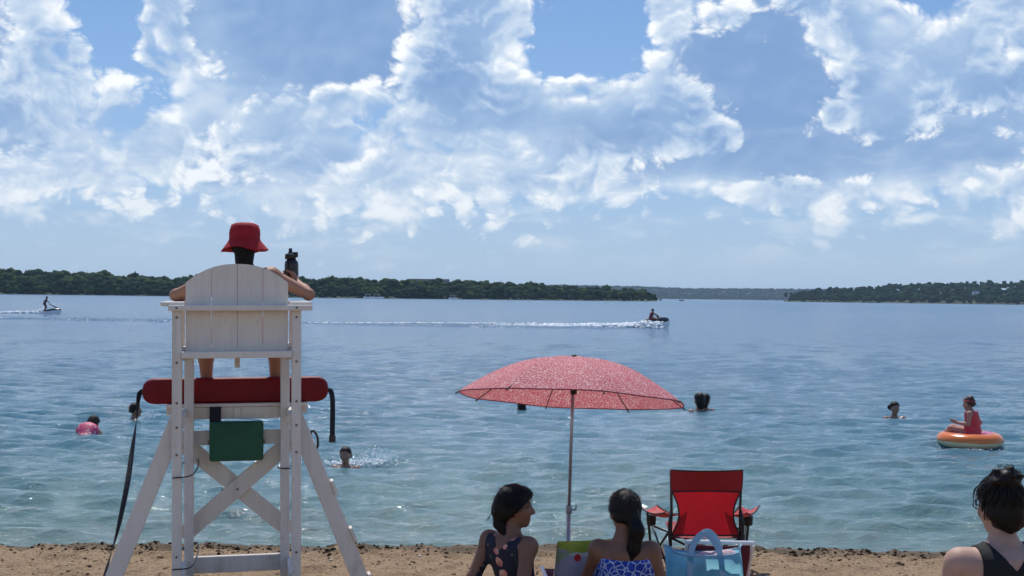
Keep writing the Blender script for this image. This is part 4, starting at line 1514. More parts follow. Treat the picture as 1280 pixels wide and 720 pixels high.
for sx in (-1, 1):
    tube('back_upright', [(sx * .262, -.03, zz(588)), (sx * .256, .0, zz(640)), (sx * .262, .03, .20), (sx * .27, .05, .0)], .0105, frame_black, cx)
    tube('front_upright', [(sx * .36, .44, .0), (sx * .385, .43, .28), (sx * .40, .42, .42)], .0105, frame_black, cx)
    tube('side_cross_leg', [(sx * .27, .04, .03), (sx * .37, .44, .33)], .009, frame_black, cx)
    tube('side_cross_leg', [(sx * .275, .03, .33), (sx * .375, .45, .03)], .009, frame_black, cx)
    # sling armrest
    vs, fs = [], []
    for i in range(9):
        t = i / 8
        c0 = Vector((sx * (.225 + .175 * t), .0 + .44 * t, .470 - .035 * t - .035 * math.sin(math.pi * t)))
        for j, (u, dz) in enumerate(((-1, .020), (-.5, .004), (0, -.006), (.5, .004), (1, .020))):
            vs.append(tuple(c0 + Vector((u * .078, 0, dz * (.5 + t)))))
    for i in range(8):
        for j in range(4):
            p = i * 5 + j
            fs.append((p, p + 1, p + 6, p + 5))
    me = bpy.data.meshes.new('armrest'); me.from_pydata(vs, [], fs)
    ar = add('armrest', me, arm_red, cx, True)
    ar.modifiers.new('t', 'SOLIDIFY').thickness = .006
    tube('arm_piping', [vs[i * 5] for i in range(9)], .006, piping, ar, 5)
    tube('arm_piping', [vs[i * 5 + 4] for i in range(9)], .006, piping, ar, 5)
    cup = add('cup_holder', lathe_mesh('cup_holder', [(.004, 0), (.030, .0), (.036, .01), (.038, .065), (.040, .07)], 14), piping, ar, True)
    cup.location = (sx * .375, .36, .325); cup.rotation_euler.x = R(4)
    tube('strap', [(sx * .262, 0.0, .50), (sx * .272, -.02, .40), (sx * .268, -.01, .30), (sx * .262, .01, .22)], [.010, .014, .016, .012], piping, cx, 8)
for s_ in (-1, 1):
    tube('rear_cross_leg', [(-s_ * .262, .012 + .010 * s_, .29), (s_ * .27, .055 + .010 * s_, .02)], .009, frame_black, cx)
    tube('front_cross_leg', [(-s_ * .375, .44 + .010 * s_, .31), (s_ * .365, .45 + .010 * s_, .02)], .009, frame_black, cx)
vs = [(x, y, .29 + .05 * (y / .44) - .035 * (1 - (x / .3) ** 2) * math.sin(math.pi * (y / .46))) for y in np.linspace(.01, .44, 8) for x in np.linspace(-.255, .255, 9)]
fs = [(a * 9 + b, a * 9 + b + 1, a * 9 + b + 10, a * 9 + b + 9) for a in range(7) for b in range(8)]
me = bpy.data.meshes.new('seat'); me.from_pydata(vs, [], fs)
add('seat', me, dark_red, cx, True).modifiers.new('t', 'SOLIDIFY').thickness = .004

# --- low beach chairs with a white tube frame
white_tube = material('white_tube', (.78, .78, .80), rough=.3, noise_amt=.04)
maroon = material('maroon_sling', (.12, .012, .03), rough=.8, noise_amt=.12, noise_scale=30, translucent=.1)


def beach_chair(px, depth, w, ztop, rz, sling, label, seat_z=.16, arms=True):
    p = at(px, 700, depth)
    e = empty('beach_chair', (p.x, p.y, float(sand_z(depth))), rz)
    tag(e, label, 'beach chair')
    hw = w / 2
    yb = -.12
    bm = bmesh.new()
    for sx in (-1, 1):
        beam('back_rail', (sx * hw, yb - .10, ztop), (sx * hw, .02, seat_z), .020, .026, white_tube, e, (0, 1, 0), .005)
        beam('seat_rail', (sx * hw, .0, seat_z - .018), (sx * hw, .46, seat_z + .045), .020, .024, white_tube, e, bevel=.005)
        beam('leg', (sx * (hw - .024), .38, seat_z + .02), (sx * (hw - .024), .46, -.03), .018, .022, white_tube, e, (0, 1, 0), .004)
        beam('leg', (sx * (hw - .024), .10, seat_z - .005), (sx * (hw - .024), -.06, -.03), .018, .022, white_tube, e, (0, 1, 0), .004)
        if not arms: continue
        beam('armrest', (sx * (hw + .03), -.09, seat_z + .17), (sx * (hw + .03), .30, seat_z + .17), .05, .02, white_tube, e, bevel=.006)
        beam('arm_support', (sx * (hw + .022), .27, seat_z + .02), (sx * (hw + .022), .27, seat_z + .159), .018, .022, white_tube, e, (0, 1, 0), .004)
    beam('top_rail', (-hw - .012, yb - .102, ztop + .012), (hw + .012, yb - .102, ztop + .012), .020, .026, white_tube, e, bevel=.005)
    vs, fs = [], []
    path = [(yb - .09, ztop - .004), (yb - .05, ztop * .66 + seat_z * .34), (-.06, seat_z + .07), (.01, seat_z + .0), (.2, seat_z - .012), (.45, seat_z + .04)]
    path = spline([(0, a, b) for a, b in path], 16)
    for (_, y, z) in path:
        for t in np.linspace(-1, 1, 7): vs.append((t * (hw - .013), y + .02 * (1 - t * t), z - .012 * (1 - t * t)))
    for i in range(15):
        for j in range(6):
            q_ = i * 7 + j
            fs.append((q_, q_ + 1, q_ + 8, q_ + 7))
    me = bpy.data.meshes.new('sling'); me.from_pydata(vs, [], fs)
    add('sling', me, sling, e, True).modifiers.new('t', 'SOLIDIFY').thickness = .004
    return e


beach_chair(894, 8.35, .415, .445, R(-2), maroon, 'low white framed beach chair with maroon sling behind the blue bag', arms=False)
b2 = beach_chair(742, 7.95, .50, .475, R(8), maroon, 'low beach chair under the colourful towel beside the umbrella pole', arms=False)
b3 = beach_chair(1262, 5.0, .56, .60, R(4), maroon, 'low chair under the woman with the hair bun', seat_z=.27)
b3.location = (p3.x, p3.y, SZ3)
towel_mat = material('towel_print', (.5, .5, .45), rough=.95)
oc = obj_co(towel_mat)
tx_, ty_, tz_ = xyz(oc)
wv = vmath('ADD', oc, vmath('SCALE', noise(oc, 5.0, 2.0, color=True), scale=.12))
vc = voronoi(wv, 8.5, out='Color')
hue, _, _ = xyz(vc)
c = ramp(hue, [(0.0, (.52, .50, .46)), (.22, (.36, .30, .40)), (.42, (.30, .36, .10)), (.58, (.50, .44, .44)), (.72, (.03, .09, .06)), (.86, (.24, .32, .12)), (.95, (.45, .40, .42))], 'CONSTANT')
c = mix(noise(wv, 9.0, 2.0) * .5, c, (.48, .46, .42))
lime = V.math('SUBTRACT', tz_, V.math('ABSOLUTE', tx_ + .13) * .20).smooth(.438, .446)
c = mix(lime, c, mix(noise(oc, 7.0).smooth(.4, .6), (.26, .33, .03), (.36, .38, .05)))
dxy = V.math('SQRT', (tx_ + .155) * (tx_ + .155) + (tz_ - .415) * (tz_ - .415))
c = mix(dxy.smooth(.025, .019), c, (.50, .02, .02))
c = mix(tz_.smooth(.27, .25) * noise(oc, 6.0).smooth(.45, .5), c, (.42, .10, .03))
recolor(towel_mat, c)
set_bump(towel_mat.node_tree.nodes['Principled BSDF'], noise(oc, 220.0, 2.0), .004)
vs, fs = [], []
NX = 22
tp_path = spline([(0, -.10, .22), (0, -.17, .40), (0, -.215, .493), (0, -.240, .509), (0, -.262, .495), (0, -.272, .44), (0, -.285, .30), (0, -.30, .16), (0, -.31, .03)], 30)
for i, (_, y, z) in enumerate(tp_path):
    for j in range(NX):
        t = -1 + 2 * j / (NX - 1)
        drop = max(0, i - 12) / 18
        fold = .018 * drop * math.sin(5.5 * t * math.pi * .7 + 1.2) + .008 * drop * math.sin(13 * t + i * .1)
        vs.append((t * (.268 + .035 * drop), y + fold, z - .010 * abs(t) ** 3 + .004 * math.sin(4 * t)))
for i in range(29):
    for j in range(NX - 1):
        q_ = i * NX + j
        fs.append((q_, q_ + 1, q_ + NX + 1, q_ + NX))
me = bpy.data.meshes.new('beach_towel'); me.from_pydata(vs, [], fs)
tw_ = add('beach_towel', me, towel_mat, None, True)
tw_.location = b2.location; tw_.rotation_euler = b2.rotation_euler
tw_.modifiers.new('t', 'SOLIDIFY').thickness = .005
tag(tw_, 'green white and red printed towel draped over a low beach chair', 'towel')

# --- blue tote bag
BD = 7.9
pb_ = at(881, 700, BD)
bag = empty('tote_bag', (pb_.x, pb_.y, float(sand_z(BD))), R(4))
tag(bag, 'translucent light blue tote bag standing in front of the red chair', 'bag')
bag_mat = material('blue_bag_vinyl', (.30, .68, .88), rough=.3, spec=.5, noise_amt=.25, noise_scale=5, bump=.03, bump_scale=9, translucent=.7)
bag_edge = material('pale_bag_trim', (.30, .52, .68), rough=.4, translucent=.2)
vs, fs = [], []
NA, NZ = 48, 16
for i in range(NZ + 1):
    t = i / NZ
    z = .42 * t
    for k in range(NA):
        a = 2 * math.pi * k / NA
        ca, sa = math.cos(a), math.sin(a)
        e = .42
        x = (abs(ca) ** e) * math.copysign(1, ca) * (.205 + .030 * t)
        y = (abs(sa) ** e) * math.copysign(1, sa) * (.115 - .045 * t ** 2)
        cr = .016 * math.sin(3 * a + 6 * t) * t + .020 * (float(vnoise(4 * ca + 5, 4 * sa + 5, t * 6)) - .5)
        x += cr * ca; y += cr * sa * 1.3
        zz_ = z + (.030 * max(0, abs(ca) - .8) * 5 - .022 * (1 - abs(ca))) * t ** 4
        vs.append((x, y, max(zz_, .004)))
for i in range(NZ):
    for k in range(NA):
        k2 = (k + 1) % NA
        fs.append((i * NA + k, i * NA + k2, (i + 1) * NA + k2, (i + 1) * NA + k))
fs.append(tuple(range(NA))[::-1])
me = bpy.data.meshes.new('bag_body'); me.from_pydata(vs, [], fs)
bb = add('bag_body', me, bag_mat, bag, True)
tube('rim_trim', [vs[NZ * NA + k] for k in list(range(NA)) + [0]], .006, bag_edge, bb, 5)
for y, dx_ in ((-.085, .0), (.078, .035)):
    hp_ = spline([(-.115 + dx_, y * 1.15, .06), (-.112 + dx_, y * 1.1, .25), (-.105 + dx_, y * .95, .40), (-.075 + dx_, y * .7, .48), (-.012 + dx_, y * .5, .525), (.045 + dx_, y * .7, .48), (.078 + dx_, y * .95, .40), (.09 + dx_, y * 1.1, .25), (.09 + dx_, y * 1.15, .06)], 44)
    nrm = [(1, 0, 0.0)] * 44
    wd = []
    for i in range(44):
        d = Vector(hp_[min(i + 1, 43)]) - Vector(hp_[max(i - 1, 0)])
        wd.append(tuple(Vector((0, 1, 0)).cross(d.normalized())))
    add('handle', strap_mesh('handle', hp_, .036, .005, wd), bag_edge, bag)
# things inside the bag
can = in_bag = add('drink_bottle', lathe_mesh('drink_bottle', [(.003, 0), (.032, 0), (.034, .01), (.034, .15), (.018, .19), (.014, .21), (.015, .225), (.003, .226)], 16), material('bottle_teal', (.10, .22, .24), rough=.2, trans=.3), None, True)
can.location = Vector(bag.location) + Vector((-.10, -.01, .02))
tag(can, 'teal drink bottle inside the blue tote bag', 'bottle')
tw2 = sdf_obj('rolled_towel', lambda P: rcone(P, (-.03, .0, .15), (.16, .0, .15), .055, .058) + (vnoise(P[..., 0] * 20, P[..., 1] * 20, P[..., 2] * 20) - .5) * .02, (-.13, -.09, .05), (.26, .09, .25), .012, material('towel_pinkwhite', (.55, .40, .42), rough=.95, noise_amt=.4, noise_scale=16), None)
tw2.location = Vector(bag.location) + Vector((0.01, 0.0, .20)); tw2.rotation_euler = (0, R(-4), R(6))
tag(tw2, 'pink and white rolled towel at the top of the blue tote bag', 'towel')

# --- dark litter and clods along the edge of the sand
clod_mat = material('dark_litter', (.045, .030, .017), rough=.95, spec=.1, noise_amt=.5, noise_scale=60)
pale_mat = material('pale_shells', (.55, .50, .43), rough=.8)


def scatter(name, n, yc, ys, smin_, smax_, mat, label, seed, clump=0.0):
    r = np.random.default_rng(seed)
    v0, f0 = ICO1
    VV, FF, b = [], [], 0
    tries = 0
    while len(VV) < n and tries < n * 8:
        tries += 1
        x = r.uniform(-5.2, 5.2)
        if clump and fbm(x * 1.3, 2.0, octs=3, seed=61) < r.uniform(.25, .25 + clump): continue
        y = yc + r.normal() * ys + float(shore_shift(x))
        s = smin_ * (smax_ / smin_) ** (r.random() ** 2)
        z = float(sand_height(np.array(x), np.array(y)))
        d = 1 + .9 * (vnoise(*(v0.T * 1.9 + r.random() * 50)) - .5)
        VV.append(v0 * d[:, None] * s * np.array([r.uniform(.8, 1.6), 1, r.uniform(.5, .9)]) + np.array([x, y, z + s * .2]))
        FF.append(f0 + b); b += len(v0)
    tag(add(name, np_mesh(name, np.concatenate(VV), np.concatenate(FF)), mat), label, 'litter', kind='stuff')


scatter('shore_litter', 1800, 10.70, .11, .003, .019, clod_mat, 'dark clods and leaf litter along the edge of the sand', 1, .8)
scatter('sand_clods', 1100, 10.2, .6, .004, .018, sand_mat, 'small lumps of sand strewn over the beach', 2)
scatter('dark_crumbs', 450, 10.25, .5, .003, .011, clod_mat, 'dark crumbs strewn over the sand', 3)
scatter('shell_bits', 26, 10.2, .5, .006, .016, pale_mat, 'pale shell bits on the sand', 4)

# ------------------------------------------------------------------ people and craft on the lake
def swimmer_joints(lean=0.0, arms='down', s=1.0):
    """upper body, z = 0 at the waterline, shoulders just under it"""
    J = dict(pelvis=(0, -.18 * lean, -.62), waist=(0, -.10 * lean, -.42), chest=(0, -.02, -.22), neck=(0, 0, -.06),
             shL=(-.165, 0, -.11), shR=(.165, 0, -.11), elL=(-.27, .10, -.30), elR=(.27, .10, -.30), wrL=(-.25, .32, -.22), wrR=(.25, .32, -.22))
    if arms == 'out':
        J.update(elL=(-.36, .06, -.14), elR=(.36, .06, -.14), wrL=(-.52, .22, -.10), wrR=(.52, .22, -.10))
    return {k: tuple(np.array(v) * s) for k, v in J.items()}


def swimmer(px, py, rz, label, head_up=.0, s=1.0, skin=skin_wet, hairfn=None, arms='down', yaw=0, pitch=0, hm=None, top=None, topreg=None, lift=0.0, group='swimmers in the lake'):
    p = at(px, py, 10)
    d = p - Vector((0, 0, CAM_Z))
    t = CAM_Z / -d.z
    x, y = d.x * t, d.y * t
    J = swimmer_joints(arms=arms, s=s)
    lift += .06
    J = {k: (v[0], v[1], v[2] + lift) for k, v in J.items()}
    rot = rot_head(yaw, pitch)
    P = Person(J, (0, .02 * s, .095 * s + head_up + lift), rot, s, s)
    o = P.make((x, y, 0), rz, skin, .014, label, group, eyes=False)
    hf = hairfn or (lambda Q: skull_cap(Q, .035, -.06, .014))
    P.hair('hair', hf, hm or hair_black, (-.14, -.2, -.24), (.14, .13, .2), .011)
    if top is not None:
        P.cloth('swimwear', topreg, top, .008, .014)
    return P


pink_suit = material('pink_swimwear', (.50, .06, .14), rough=.6)
oc = obj_co(pink_suit)
recolor(pink_suit, mix(voronoi(oc, 16.0).smooth(.30, .22), (.50, .05, .13), (.70, .45, .45)))
pony = lambda Q: smin(skull_cap(Q, .035, -.06, .016), rcone(Q, (.05, -.10, .02), (.075, -.10, -.10), .042, .030), .02)
bunf = lambda Q: smin(skull_cap(Q, .035, -.06, .016), ellip(Q, (.075, -.075, .02), (.042, .042, .046)), .02)
longf = lambda Q: smin(skull_cap(Q, .03, -.1, .020), ellip(Q, (0, -.06, -.05), (.078, .055, .11)), .03)
swimmer(432, 583, R(172), 'child facing the beach in front of the white splash', .0, .88, arms='down', hm=hair_black)
swimmer(168, 524, R(-70), 'swimmer just left of the rescue tube, seen past its long strap', -.02, 1.0, arms='out', lift=.02)
swimmer(652, 512, R(30), 'swimmer low in the water under the left edge of the umbrella', .0, .95, lift=-.12)
swimmer(874.5, 514.5, R(20), 'bather with thick dark hair hugging another, right of the umbrella', .0, 1.14, hairfn=longf, lift=.05)
swimmer(881.5, 513.5, R(-40), 'bather being held close, right of the umbrella', .0, 1.0, hairfn=longf, lift=.05)
swimmer(1118, 522, R(185), 'bather with side ponytail standing left of the inflatable ring', .0, 1.0, hairfn=bunf, arms='down', lift=.02)
# the one bending forward in pink
p = at(107, 543, 10); d = p - Vector((0, 0, CAM_Z)); t = CAM_Z / -d.z
J = dict(pelvis=(0, -.12, -.28), waist=(0, -.05, -.10), chest=(0, .10, .02), neck=(.02, .24, .05), shL=(-.17, .18, -.02), shR=(.17, .18, -.02),
         elL=(-.25, .30, -.16), elR=(.25, .30, -.16), wrL=(-.18, .45, -.25), wrR=(.18, .45, -.25))
P = Person(J, (.055, .34, .125), rot_head(15, -35), 1.0, 1.0)
P.make((d.x * t, d.y * t, 0), R(8), skin_wet, .014, 'swimmer bending forward in pink patterned swimwear, leftmost bather', 'swimmers in the lake', eyes=False)
P.hair('hair', longf, hair_black, (-.14, -.2, -.24), (.14, .13, .2), .011)
P.cloth('swimwear', lambda Q: np.maximum(np.abs(Q[..., 0]) - .175, Q[..., 1] - .21), pink_suit, .009, .014)

# --- child on an inflatable ring
p = at(1212.5, 561, 10); d = p - Vector((0, 0, CAM_Z)); t = CAM_Z / -d.z
fx, fy = d.x * t * (1 + .40 / (d.y * t)), d.y * t + .40
ring = empty('inflatable_ring', (fx, fy, 0))
tag(ring, 'orange and cream inflatable ring carrying a child', 'swim ring')
ring_o = material('ring_orange', (.62, .15, .035), rough=.25)
oc = obj_co(ring_o)
_, _, rz_ = xyz(oc)
c = mix((rz_ + noise(oc, 7.0) * .03).smooth(.095, .10), (.66, .56, .36), (.66, .17, .035))
recolor(ring_o, c)
def torus(P, R0=.345, r=.142, zc=.095, sz=.80):
    q = np.sqrt(P[..., 0] ** 2 + P[..., 1] ** 2) - R0
    return np.sqrt(q * q + ((P[..., 2] - zc) / sz) ** 2) - r
sdf_obj('ring_tube', torus, (-.52, -.52, -.08), (.52, .52, .28), .016, ring_o, ring)
icing = material('icing_pink', (.50, .10, .22), rough=.3, noise_amt=.3, noise_scale=12)
sdf_obj('icing', lambda P: np.maximum(torus(P, r=.147), np.sqrt(P[..., 0] ** 2 + P[..., 1] ** 2) - .335 - .018 * np.sin(np.arctan2(P[..., 1], P[..., 0]) * 7)), (-.52, -.52, .1), (.52, .52, .28), .016, icing, ring)
J = dict(pelvis=(0.03, -.02, .20), waist=(.03, -.01, .31), chest=(.025, .01, .42), neck=(.03, .035, .535),
         shL=(-.115, .02, .495), shR=(.165, .02, .495), elL=(-.15, .03, .335), elR=(.235, -.085, .345),
         wrL=(-.12, .20, .355), wrR=(.165, .02, .235), hipL=(-.05, .02, .205), hipR=(.10, .02, .205),
         knL=(-.09, .30, .26), knR=(.12, .30, .26), anL=(-.10, .44, .06), anR=(.10, .44, .06))
red_hair = material('red_brown_hair', (.035, .010, .008), rough=.5)
CP = Person(J, (.035, .06, .640), rot_head(10, -5),   .84, .82, hands=[((-.12, .20, .355), (0, 1, .35), (0, .2, 1), (1, 0, 0), .3, .75)], feet=False)
co = CP.make((fx + .02, fy - .02, 0), R(62), skin_material('skin_ruddy', (.42, .20, .15)), .012, 'child in red swim vest sitting on the inflatable ring', eyes=False)  # ruddy skin tone, the same all over the child
vest = material('coral_vest', (.52, .035, .05), rough=.6, noise_amt=.25, noise_scale=14)
CP.cloth('swim_vest', lambda Q: np.maximum(np.maximum(Q[..., 2] - .53, .16 - Q[..., 2]), np.maximum(np.abs(Q[..., 0] - .028) - .15, Q[..., 1] - .10)), vest, .026, .012)
CP.hair('hair', lambda Q: smin(skull_cap(Q, .03, -.07, .018) + strand_noise(Q, .012, (38, 38, 38)), ellip(Q, (0, -.05, .11), (.05, .05, .035)), .03), red_hair, (-.14, -.19, -.2), (.14, .13, .2), .009)
tube('headband', [tuple((np.array((.094 * math.cos(a), .112 * math.sin(a) - .016, .055 + .02 * math.sin(a))) * .8) @ CP.hr.T + CP.hc) for a in np.linspace(0, 6.3, 25)], .008, material('headband_red', (.5, .02, .03), rough=.6), co, 6)

# --- splashes and foam
foam_mat = material('white_foam', (.82, .85, .87), rough=.6)


def foam(name, pts, label):
    v0, f0 = ICO1
    VV, FF, b = [], [], 0
    r = np.random.default_rng(len(pts))
    for (x, y, z, s, f) in pts:
        dd = 1 + .6 * (r.random(len(v0)) - .5)
        VV.append(v0 * dd[:, None] * np.array([s, s, s * f]) + np.array([x, y, z])); FF.append(f0 + b); b += len(v0)
    return tag(add(name, np_mesh(name, np.concatenate(VV), np.concatenate(FF)), foam_mat), label, 'splash', kind='stuff')


def water_at(px, py):
    d_ = at(px, py, 10) - Vector((0, 0, CAM_Z)); t_ = CAM_Z / -d_.z
    return d_.x * t_, d_.y * t_


r = np.random.default_rng(9)
pts = []
for k in range(620):
    px = r.choice([r.normal(465, 16), r.normal(452, 22), r.normal(415, 10)], p=[.6, .3, .1])
    px = min(max(px, 402), 497)
    x, y = water_at(px, 582.5 - abs(r.normal()) * 4.0)
    hmax = .17 * math.exp(-((px - 470) / 22) ** 2) + .05
    z = hmax * r.random() ** 2.2
    pts.append((x, y, z, r.uniform(.004, .013) * (1.6 if z < .03 else .75), r.uniform(.5, 1.3)))
foam('splash', pts, 'white splash kicked up beside the child in the lake')
pts = []
for k in range(150):
    px = r.choice([r.normal(196, 13), r.normal(232, 8)])
    x, y = water_at(px, 523 - abs(r.normal()) * 2.5)
    pts.append((x, y, .06 * r.random() ** 2, r.uniform(.005, .016), r.uniform(.4, 1)))
foam('splash', pts, 'small white splash behind the legs of the lifeguard chair')
pts = []
for (cx_, cy_, n, w_) in ((107, 543, 16, 17), (652, 511, 22, 20), (1212, 563, 46, 24), (879, 514.5, 12, 12)):
    for k in range(n):
        x, y = water_at(cx_ + r.normal() * w_ * .5, cy_ + r.normal() * .7)
        pts.append((x, y, .012, r.uniform(.006, .016), .4))
foam('foam_flecks', pts, 'small flecks of foam round the bathers')  # white flecks of foam lying on the water

# --- jet skis
hull_dark = material('hull_dark', (.02, .022, .03), rough=.25)
hull_white = material('hull_white', (.72, .73, .75), rough=.25)
wet_black = material('wetsuit_black', (.012, .011, .014), rough=.6)
maroon_vest = material('maroon_vest', (.10, .012, .03), rough=.7)


def jet_ski(px, py, heading, label, L, stand, scale=1.0):
    x, y = water_at(px, py)
    e = empty('jet_ski', (x, y, 0), heading)        # local +X is the bow
    tag(e, label, 'jet ski')
    e.rotation_euler.y = R(-5)
    h2 = L / 2
    def hull(P):
        u = (P[..., 0] + h2) / L
        wid = np.where(u > .45, .42 * np.sqrt(np.clip(1 - ((u - .45) / .57) ** 2, 0, 1)), .42) * (.62 if stand else .95)
        topz = .28 + .16 * np.clip(u, 0, 1) ** 2
        botz = -.12 + .30 * np.clip(u - .6, 0, 1) ** 1.4 * 2
        return np.maximum(np.maximum(np.abs(P[..., 1]) - wid, np.maximum(P[..., 2] - topz, botz - P[..., 2])), np.abs(P[..., 0]) - h2) * .8
    sdf_obj('hull', hull, (-h2 - .1, -.6, -.25), (h2 + .1, .6, .7), .04, hull_white, e)
    def deck(P):
        if stand:
            d = ellip(P, (.25, 0, .36), (.75, .24, .16))
        else:
            d = smin(ellip(P, (.55, 0, .50), (.72, .33, .24)), ellip(P, (-.45, 0, .48), (.75, .2, .20)), .12)
        return d
    sdf_obj('deck', deck, (-h2, -.5, .05), (h2, .5, .95), .04, hull_dark, e)
    if stand:
        tube('handle_pole', [(.75, 0, .42), (.15, 0, .80), (-.12, 0, .95)], [.06, .045, .04], hull_dark, e)
        tube('handlebar', [(-.12, -.32, .97), (-.10, 0, .95), (-.12, .32, .97)], .02, hull_dark, e)
    else:
        tube('steering_column', [(.45, 0, .62), (.22, 0, .86)], [.09, .06], hull_dark, e)
        tube('handlebar', [(.14, -.36, .90), (.22, 0, .88), (.14, .36, .90)], .022, hull_dark, e)
        sdf_obj('seat', lambda P: ellip(P, (-.45, 0, .58), (.62, .17, .14)), (-1.2, -.3, .35), (.3, .3, .8), .03, wet_black, e)
    return e


def rider(e, J, head, lab, yaw=0):
    P = Person(J, head, rot_head(0, -5), 1.0, .98)
    o = P.make((0, 0, 0), 0, skin_brown, .022, lab, 'jet ski riders', eyes=False)
    o.location = e.location; o.rotation_euler = (0, 0, e.rotation_euler.z - R(90))
    P.hair('hair', lambda Q: skull_cap(Q, .035, -.05, .016), hair_black, (-.13, -.16, -.2), (.13, .12, .15), .014)
    P.cloth('life_vest', lambda Q: np.maximum(np.abs(Q[..., 0]) - .16, Q[..., 2] - P.J['neck'][2] + .02), maroon_vest, .03, .022)
    return P


js1 = jet_ski(819, 409.5, R(28), 'dark and white jet ski speeding right with a long white wake', 2.5, False)
rider(js1, dict(pelvis=(0, -.42, .70), waist=(0, -.39, .86), chest=(0, -.32, 1.0), neck=(0, -.27, 1.14), shL=(-.17, -.28, 1.09), shR=(.17, -.28, 1.09),
                elL=(-.30, -.06, .95), elR=(.30, -.06, .95), wrL=(-.30, .12, .90), wrR=(.30, .12, .90), hipL=(-.10, -.40, .69), hipR=(.10, -.40, .69),
                knL=(-.26, .02, .66), knR=(.26, .02, .66), anL=(-.27, -.10, .36), anR=(.27, -.10, .36)), (0, -.22, 1.29), 'rider sitting on the right jet ski')
js2 = jet_ski(64, 392.5, R(22), 'small stand-up jet ski at the far left of the lake', 1.9, True)
rider(js2, dict(pelvis=(0, -.62, .98), waist=(0, -.58, 1.12), chest=(0, -.50, 1.26), neck=(0, -.45, 1.40), shL=(-.17, -.46, 1.35), shR=(.17, -.46, 1.35),
                elL=(-.27, -.28, 1.18), elR=(.27, -.28, 1.18), wrL=(-.26, -.12, 1.02), wrR=(.26, -.12, 1.02), hipL=(-.09, -.60, .96), hipR=(.09, -.60, .96),
                knL=(-.13, -.46, .64), knR=(.13, -.46, .64), anL=(-.13, -.62, .33), anR=(.13, -.62, .33)), (0, -.40, 1.55), 'rider standing on the left jet ski')
pts = []
for k in range(1500):
    t = r.random() ** 1.7
    px = 822 - t * 235
    x, y = water_at(px, 409.8 - 3.2 * min(1, t * 3) * r.random() - 1.0 * t)
    hgt = .55 * math.exp(-t * 9) * (1 if px < 812 else .5) + .16 * (1 - t)
    pts.append((x + r.normal() * .15, y + r.normal() * .5, hgt * r.random() ** 1.4, r.uniform(.07, .20) * (1.1 - .6 * t), r.uniform(.4, .8)))
for k in range(420):
    px = r.uniform(384, 700)
    x, y = water_at(px, 404.3 + (px - 384) * .004 + r.normal() * .25)
    pts.append((x, y, .06, r.uniform(.06, .20) * (.5 + .5 * r.random()), .35))
foam('wake_foam', pts, 'long white wake streaming behind the right jet ski')
pts = []
for k in range(260):
    t = r.random()
    px = 55 - t * 75
    x, y = water_at(px, 391.8 - 1.2 * r.random())
    pts.append((x, y, (.35 * math.exp(-t * 5) + .08) * r.random(), r.uniform(.06, .17), .6))
for k in range(90):
    px = r.uniform(-10, 216)
    x, y = water_at(px, 398.5 + px * .014 + r.normal() * .3)
    pts.append((x, y, .05, r.uniform(.04, .13), .35))
foam('wake_foam', pts, 'short white wake behind the left jet ski')


def swell(name, pa, pb, wid, hgt, label):
    a, b = Vector((*water_at(*pa), 0)), Vector((*water_at(*pb), 0))
    n = 120
    dirv = (b - a).normalized(); nv = Vector((-dirv.y, dirv.x, 0))
    X, Y, Z = [], [], []
    for s_ in np.linspace(-1, 1, 9):
        row = [a.lerp(b, t) + nv * (s_ * wid) for t in np.linspace(0, 1, n)]
        X.append([p_.x for p_ in row]); Y.append([p_.y for p_ in row])
        k_ = (1 - s_ * s_) ** 1.5
        env = np.sin(np.linspace(0, math.pi, n)) ** .4
        Z.append((hgt * k_ * (.6 + .8 * fbm(np.linspace(0, 30, n), s_ * 2.0, seed=int(wid * 100)))) * env - .02)
    return tag(add(name, grid_mesh(name, np.array(X), np.array(Y), np.array(Z)), water_mat, smooth=True), label, 'wake', kind='stuff')


swell('wake_swell', (-80, 397.5), (420, 404.0), 1.3, .20, 'low wake swell running behind the lifeguard chair')
swell('wake_swell', (380, 405.0), (815, 411.2), 1.2, .16, 'low wake swell along the jet ski track')

# --- small things on the far shores
boat_white = material('boat_white', (.78, .79, .80), rough=.4)
boat_dark = material('boat_dark', (.03, .035, .05), rough=.5)


def far_boat(px, py, L, mat, label, canopy=True):
    y = float(np.interp(px, Lpx, Ld)) - 9 if canopy else 1150.0
    x = px_x(px, y)
    e = empty('moored_boat', (x, y, 0), R(r.uniform(-25, 25)))
    tag(e, label, 'boat', 'boats moored along the left shore' if canopy else None)
    h2 = L / 2
    sdf_obj('hull', lambda P: np.maximum(np.maximum(np.abs(P[..., 1]) - 1.1 * np.sqrt(np.clip(1 - (np.clip(P[..., 0] / h2, 0, 1)) ** 2.2, 0, 1)), np.maximum(P[..., 2] - .9, -.3 - P[..., 2])), np.abs(P[..., 0]) - h2), (-h2 - .4, -1.5, -.6), (h2 + .4, 1.5, 1.4), .2, mat, e)
    if canopy:
        beam('canopy', (-h2 * .6, 0, 2.5), (h2 * .3, 0, 2.5), 2.0, .12, mat, e, bevel=.03)
        for a in (-h2 * .55, h2 * .25):
            for b in (-.9, .9): beam('canopy_post', (a, b, .85), (a, b, 2.45), .08, .08, mat, e, (0, 1, 0), 0)
    else:
        beam('windscreen', (-.3, 0, 1.0), (.1, 0, 1.0), 1.2, .4, mat, e, bevel=.1)
    return e


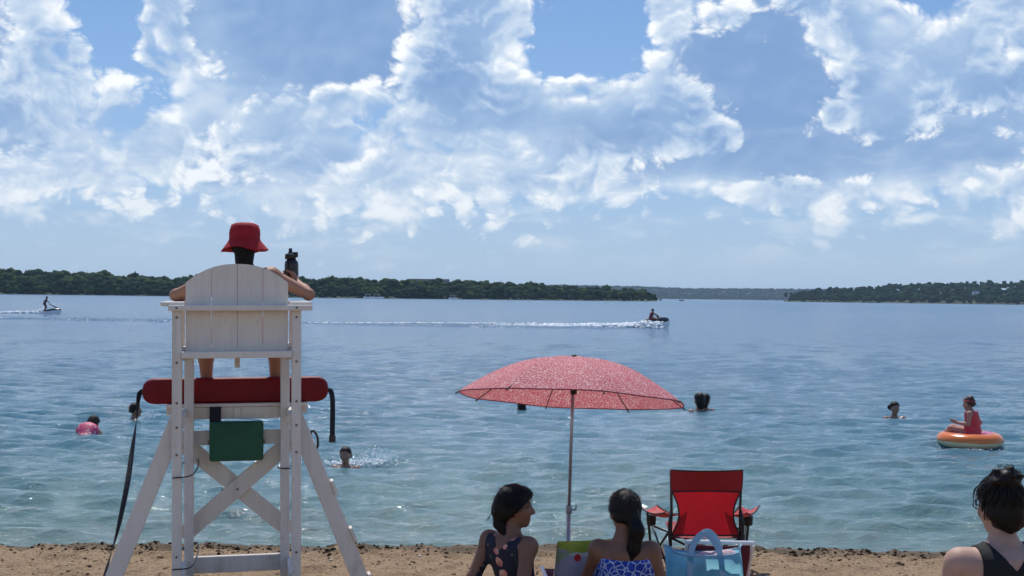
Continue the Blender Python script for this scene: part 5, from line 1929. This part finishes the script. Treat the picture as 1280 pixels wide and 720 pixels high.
for px, L_, lb in ((461, 6.5, 'white boat moored on the left shore, left of three'), (472, 7.5, 'white boat moored on the left shore, middle of three'), (567, 6.0, 'white boat moored below the long roof on the left shore')):
    far_boat(px, 372.6 + (px - 461) * .012, L_, boat_white, lb)
fbt = far_boat(852, 377.6, 4.6, boat_dark, 'small dark boat in front of the distant ridge', False)

# long building above the left wood
bx0 = px_x(537, 900)
bd = empty('long_building', (bx0, 905, 5.3))
tag(bd, 'long grey building with a low blue roof rising above the left wood', 'building')
wall_m = material('building_wall', (.22, .23, .26), rough=.8, noise_amt=.1, noise_scale=.3)
roof_m = material('building_roof', (.035, .045, .07), rough=.95, spec=.05)
beam('wall', (-13, 0, 3.2), (13, 0, 3.2), 9, 6.4, wall_m, bd, bevel=0)
bm = bmesh.new()
pr_ = [(-5.2, 6.41), (5.2, 6.41), (0, 8.6)]
a = [bm.verts.new((-13.6, y, z)) for y, z in pr_]; b = [bm.verts.new((13.6, y, z)) for y, z in pr_]
bm.faces.new(a); bm.faces.new(b[::-1])
for i in range(3): bm.faces.new((a[i], b[i], b[(i + 1) % 3], a[(i + 1) % 3]))
add('roof', bm_mesh(bm, 'roof'), roof_m, bd)
win_m = material('window_dark', (.03, .035, .045), rough=.2)
for k in range(7): beam('window', (-10.5 + k * 3.5, -4.52, 4.4), (-9.0 + k * 3.5, -4.52, 4.4), .05, 1.5, win_m, bd, bevel=0)

hx, hy = px_x(1209, 1440), 1440
hs = empty('lake_house', (hx, hy - 18, 6.5))
tag(hs, 'small white house low on the right wooded hill', 'house')
beam('wall', (-3.2, -8, 3.6), (3.2, -8, 3.6), 5, 7.2, boat_white, hs, bevel=0)
bm = bmesh.new()
pr_ = [(-11.0, 7.21), (-5.0, 7.21), (-8, 9.4)]
a = [bm.verts.new((-3.6, y, z)) for y, z in pr_]; b = [bm.verts.new((3.6, y, z)) for y, z in pr_]
bm.faces.new(a); bm.faces.new(b[::-1])
for i in range(3): bm.faces.new((a[i], b[i], b[(i + 1) % 3], a[(i + 1) % 3]))
add('roof', bm_mesh(bm, 'roof'), roof_m, hs)
for k in (-1.6, 1.6): beam('window', (k - .5, -10.53, 5.0), (k + .5, -10.53, 5.0), .05, 1.3, win_m, hs, bevel=0)
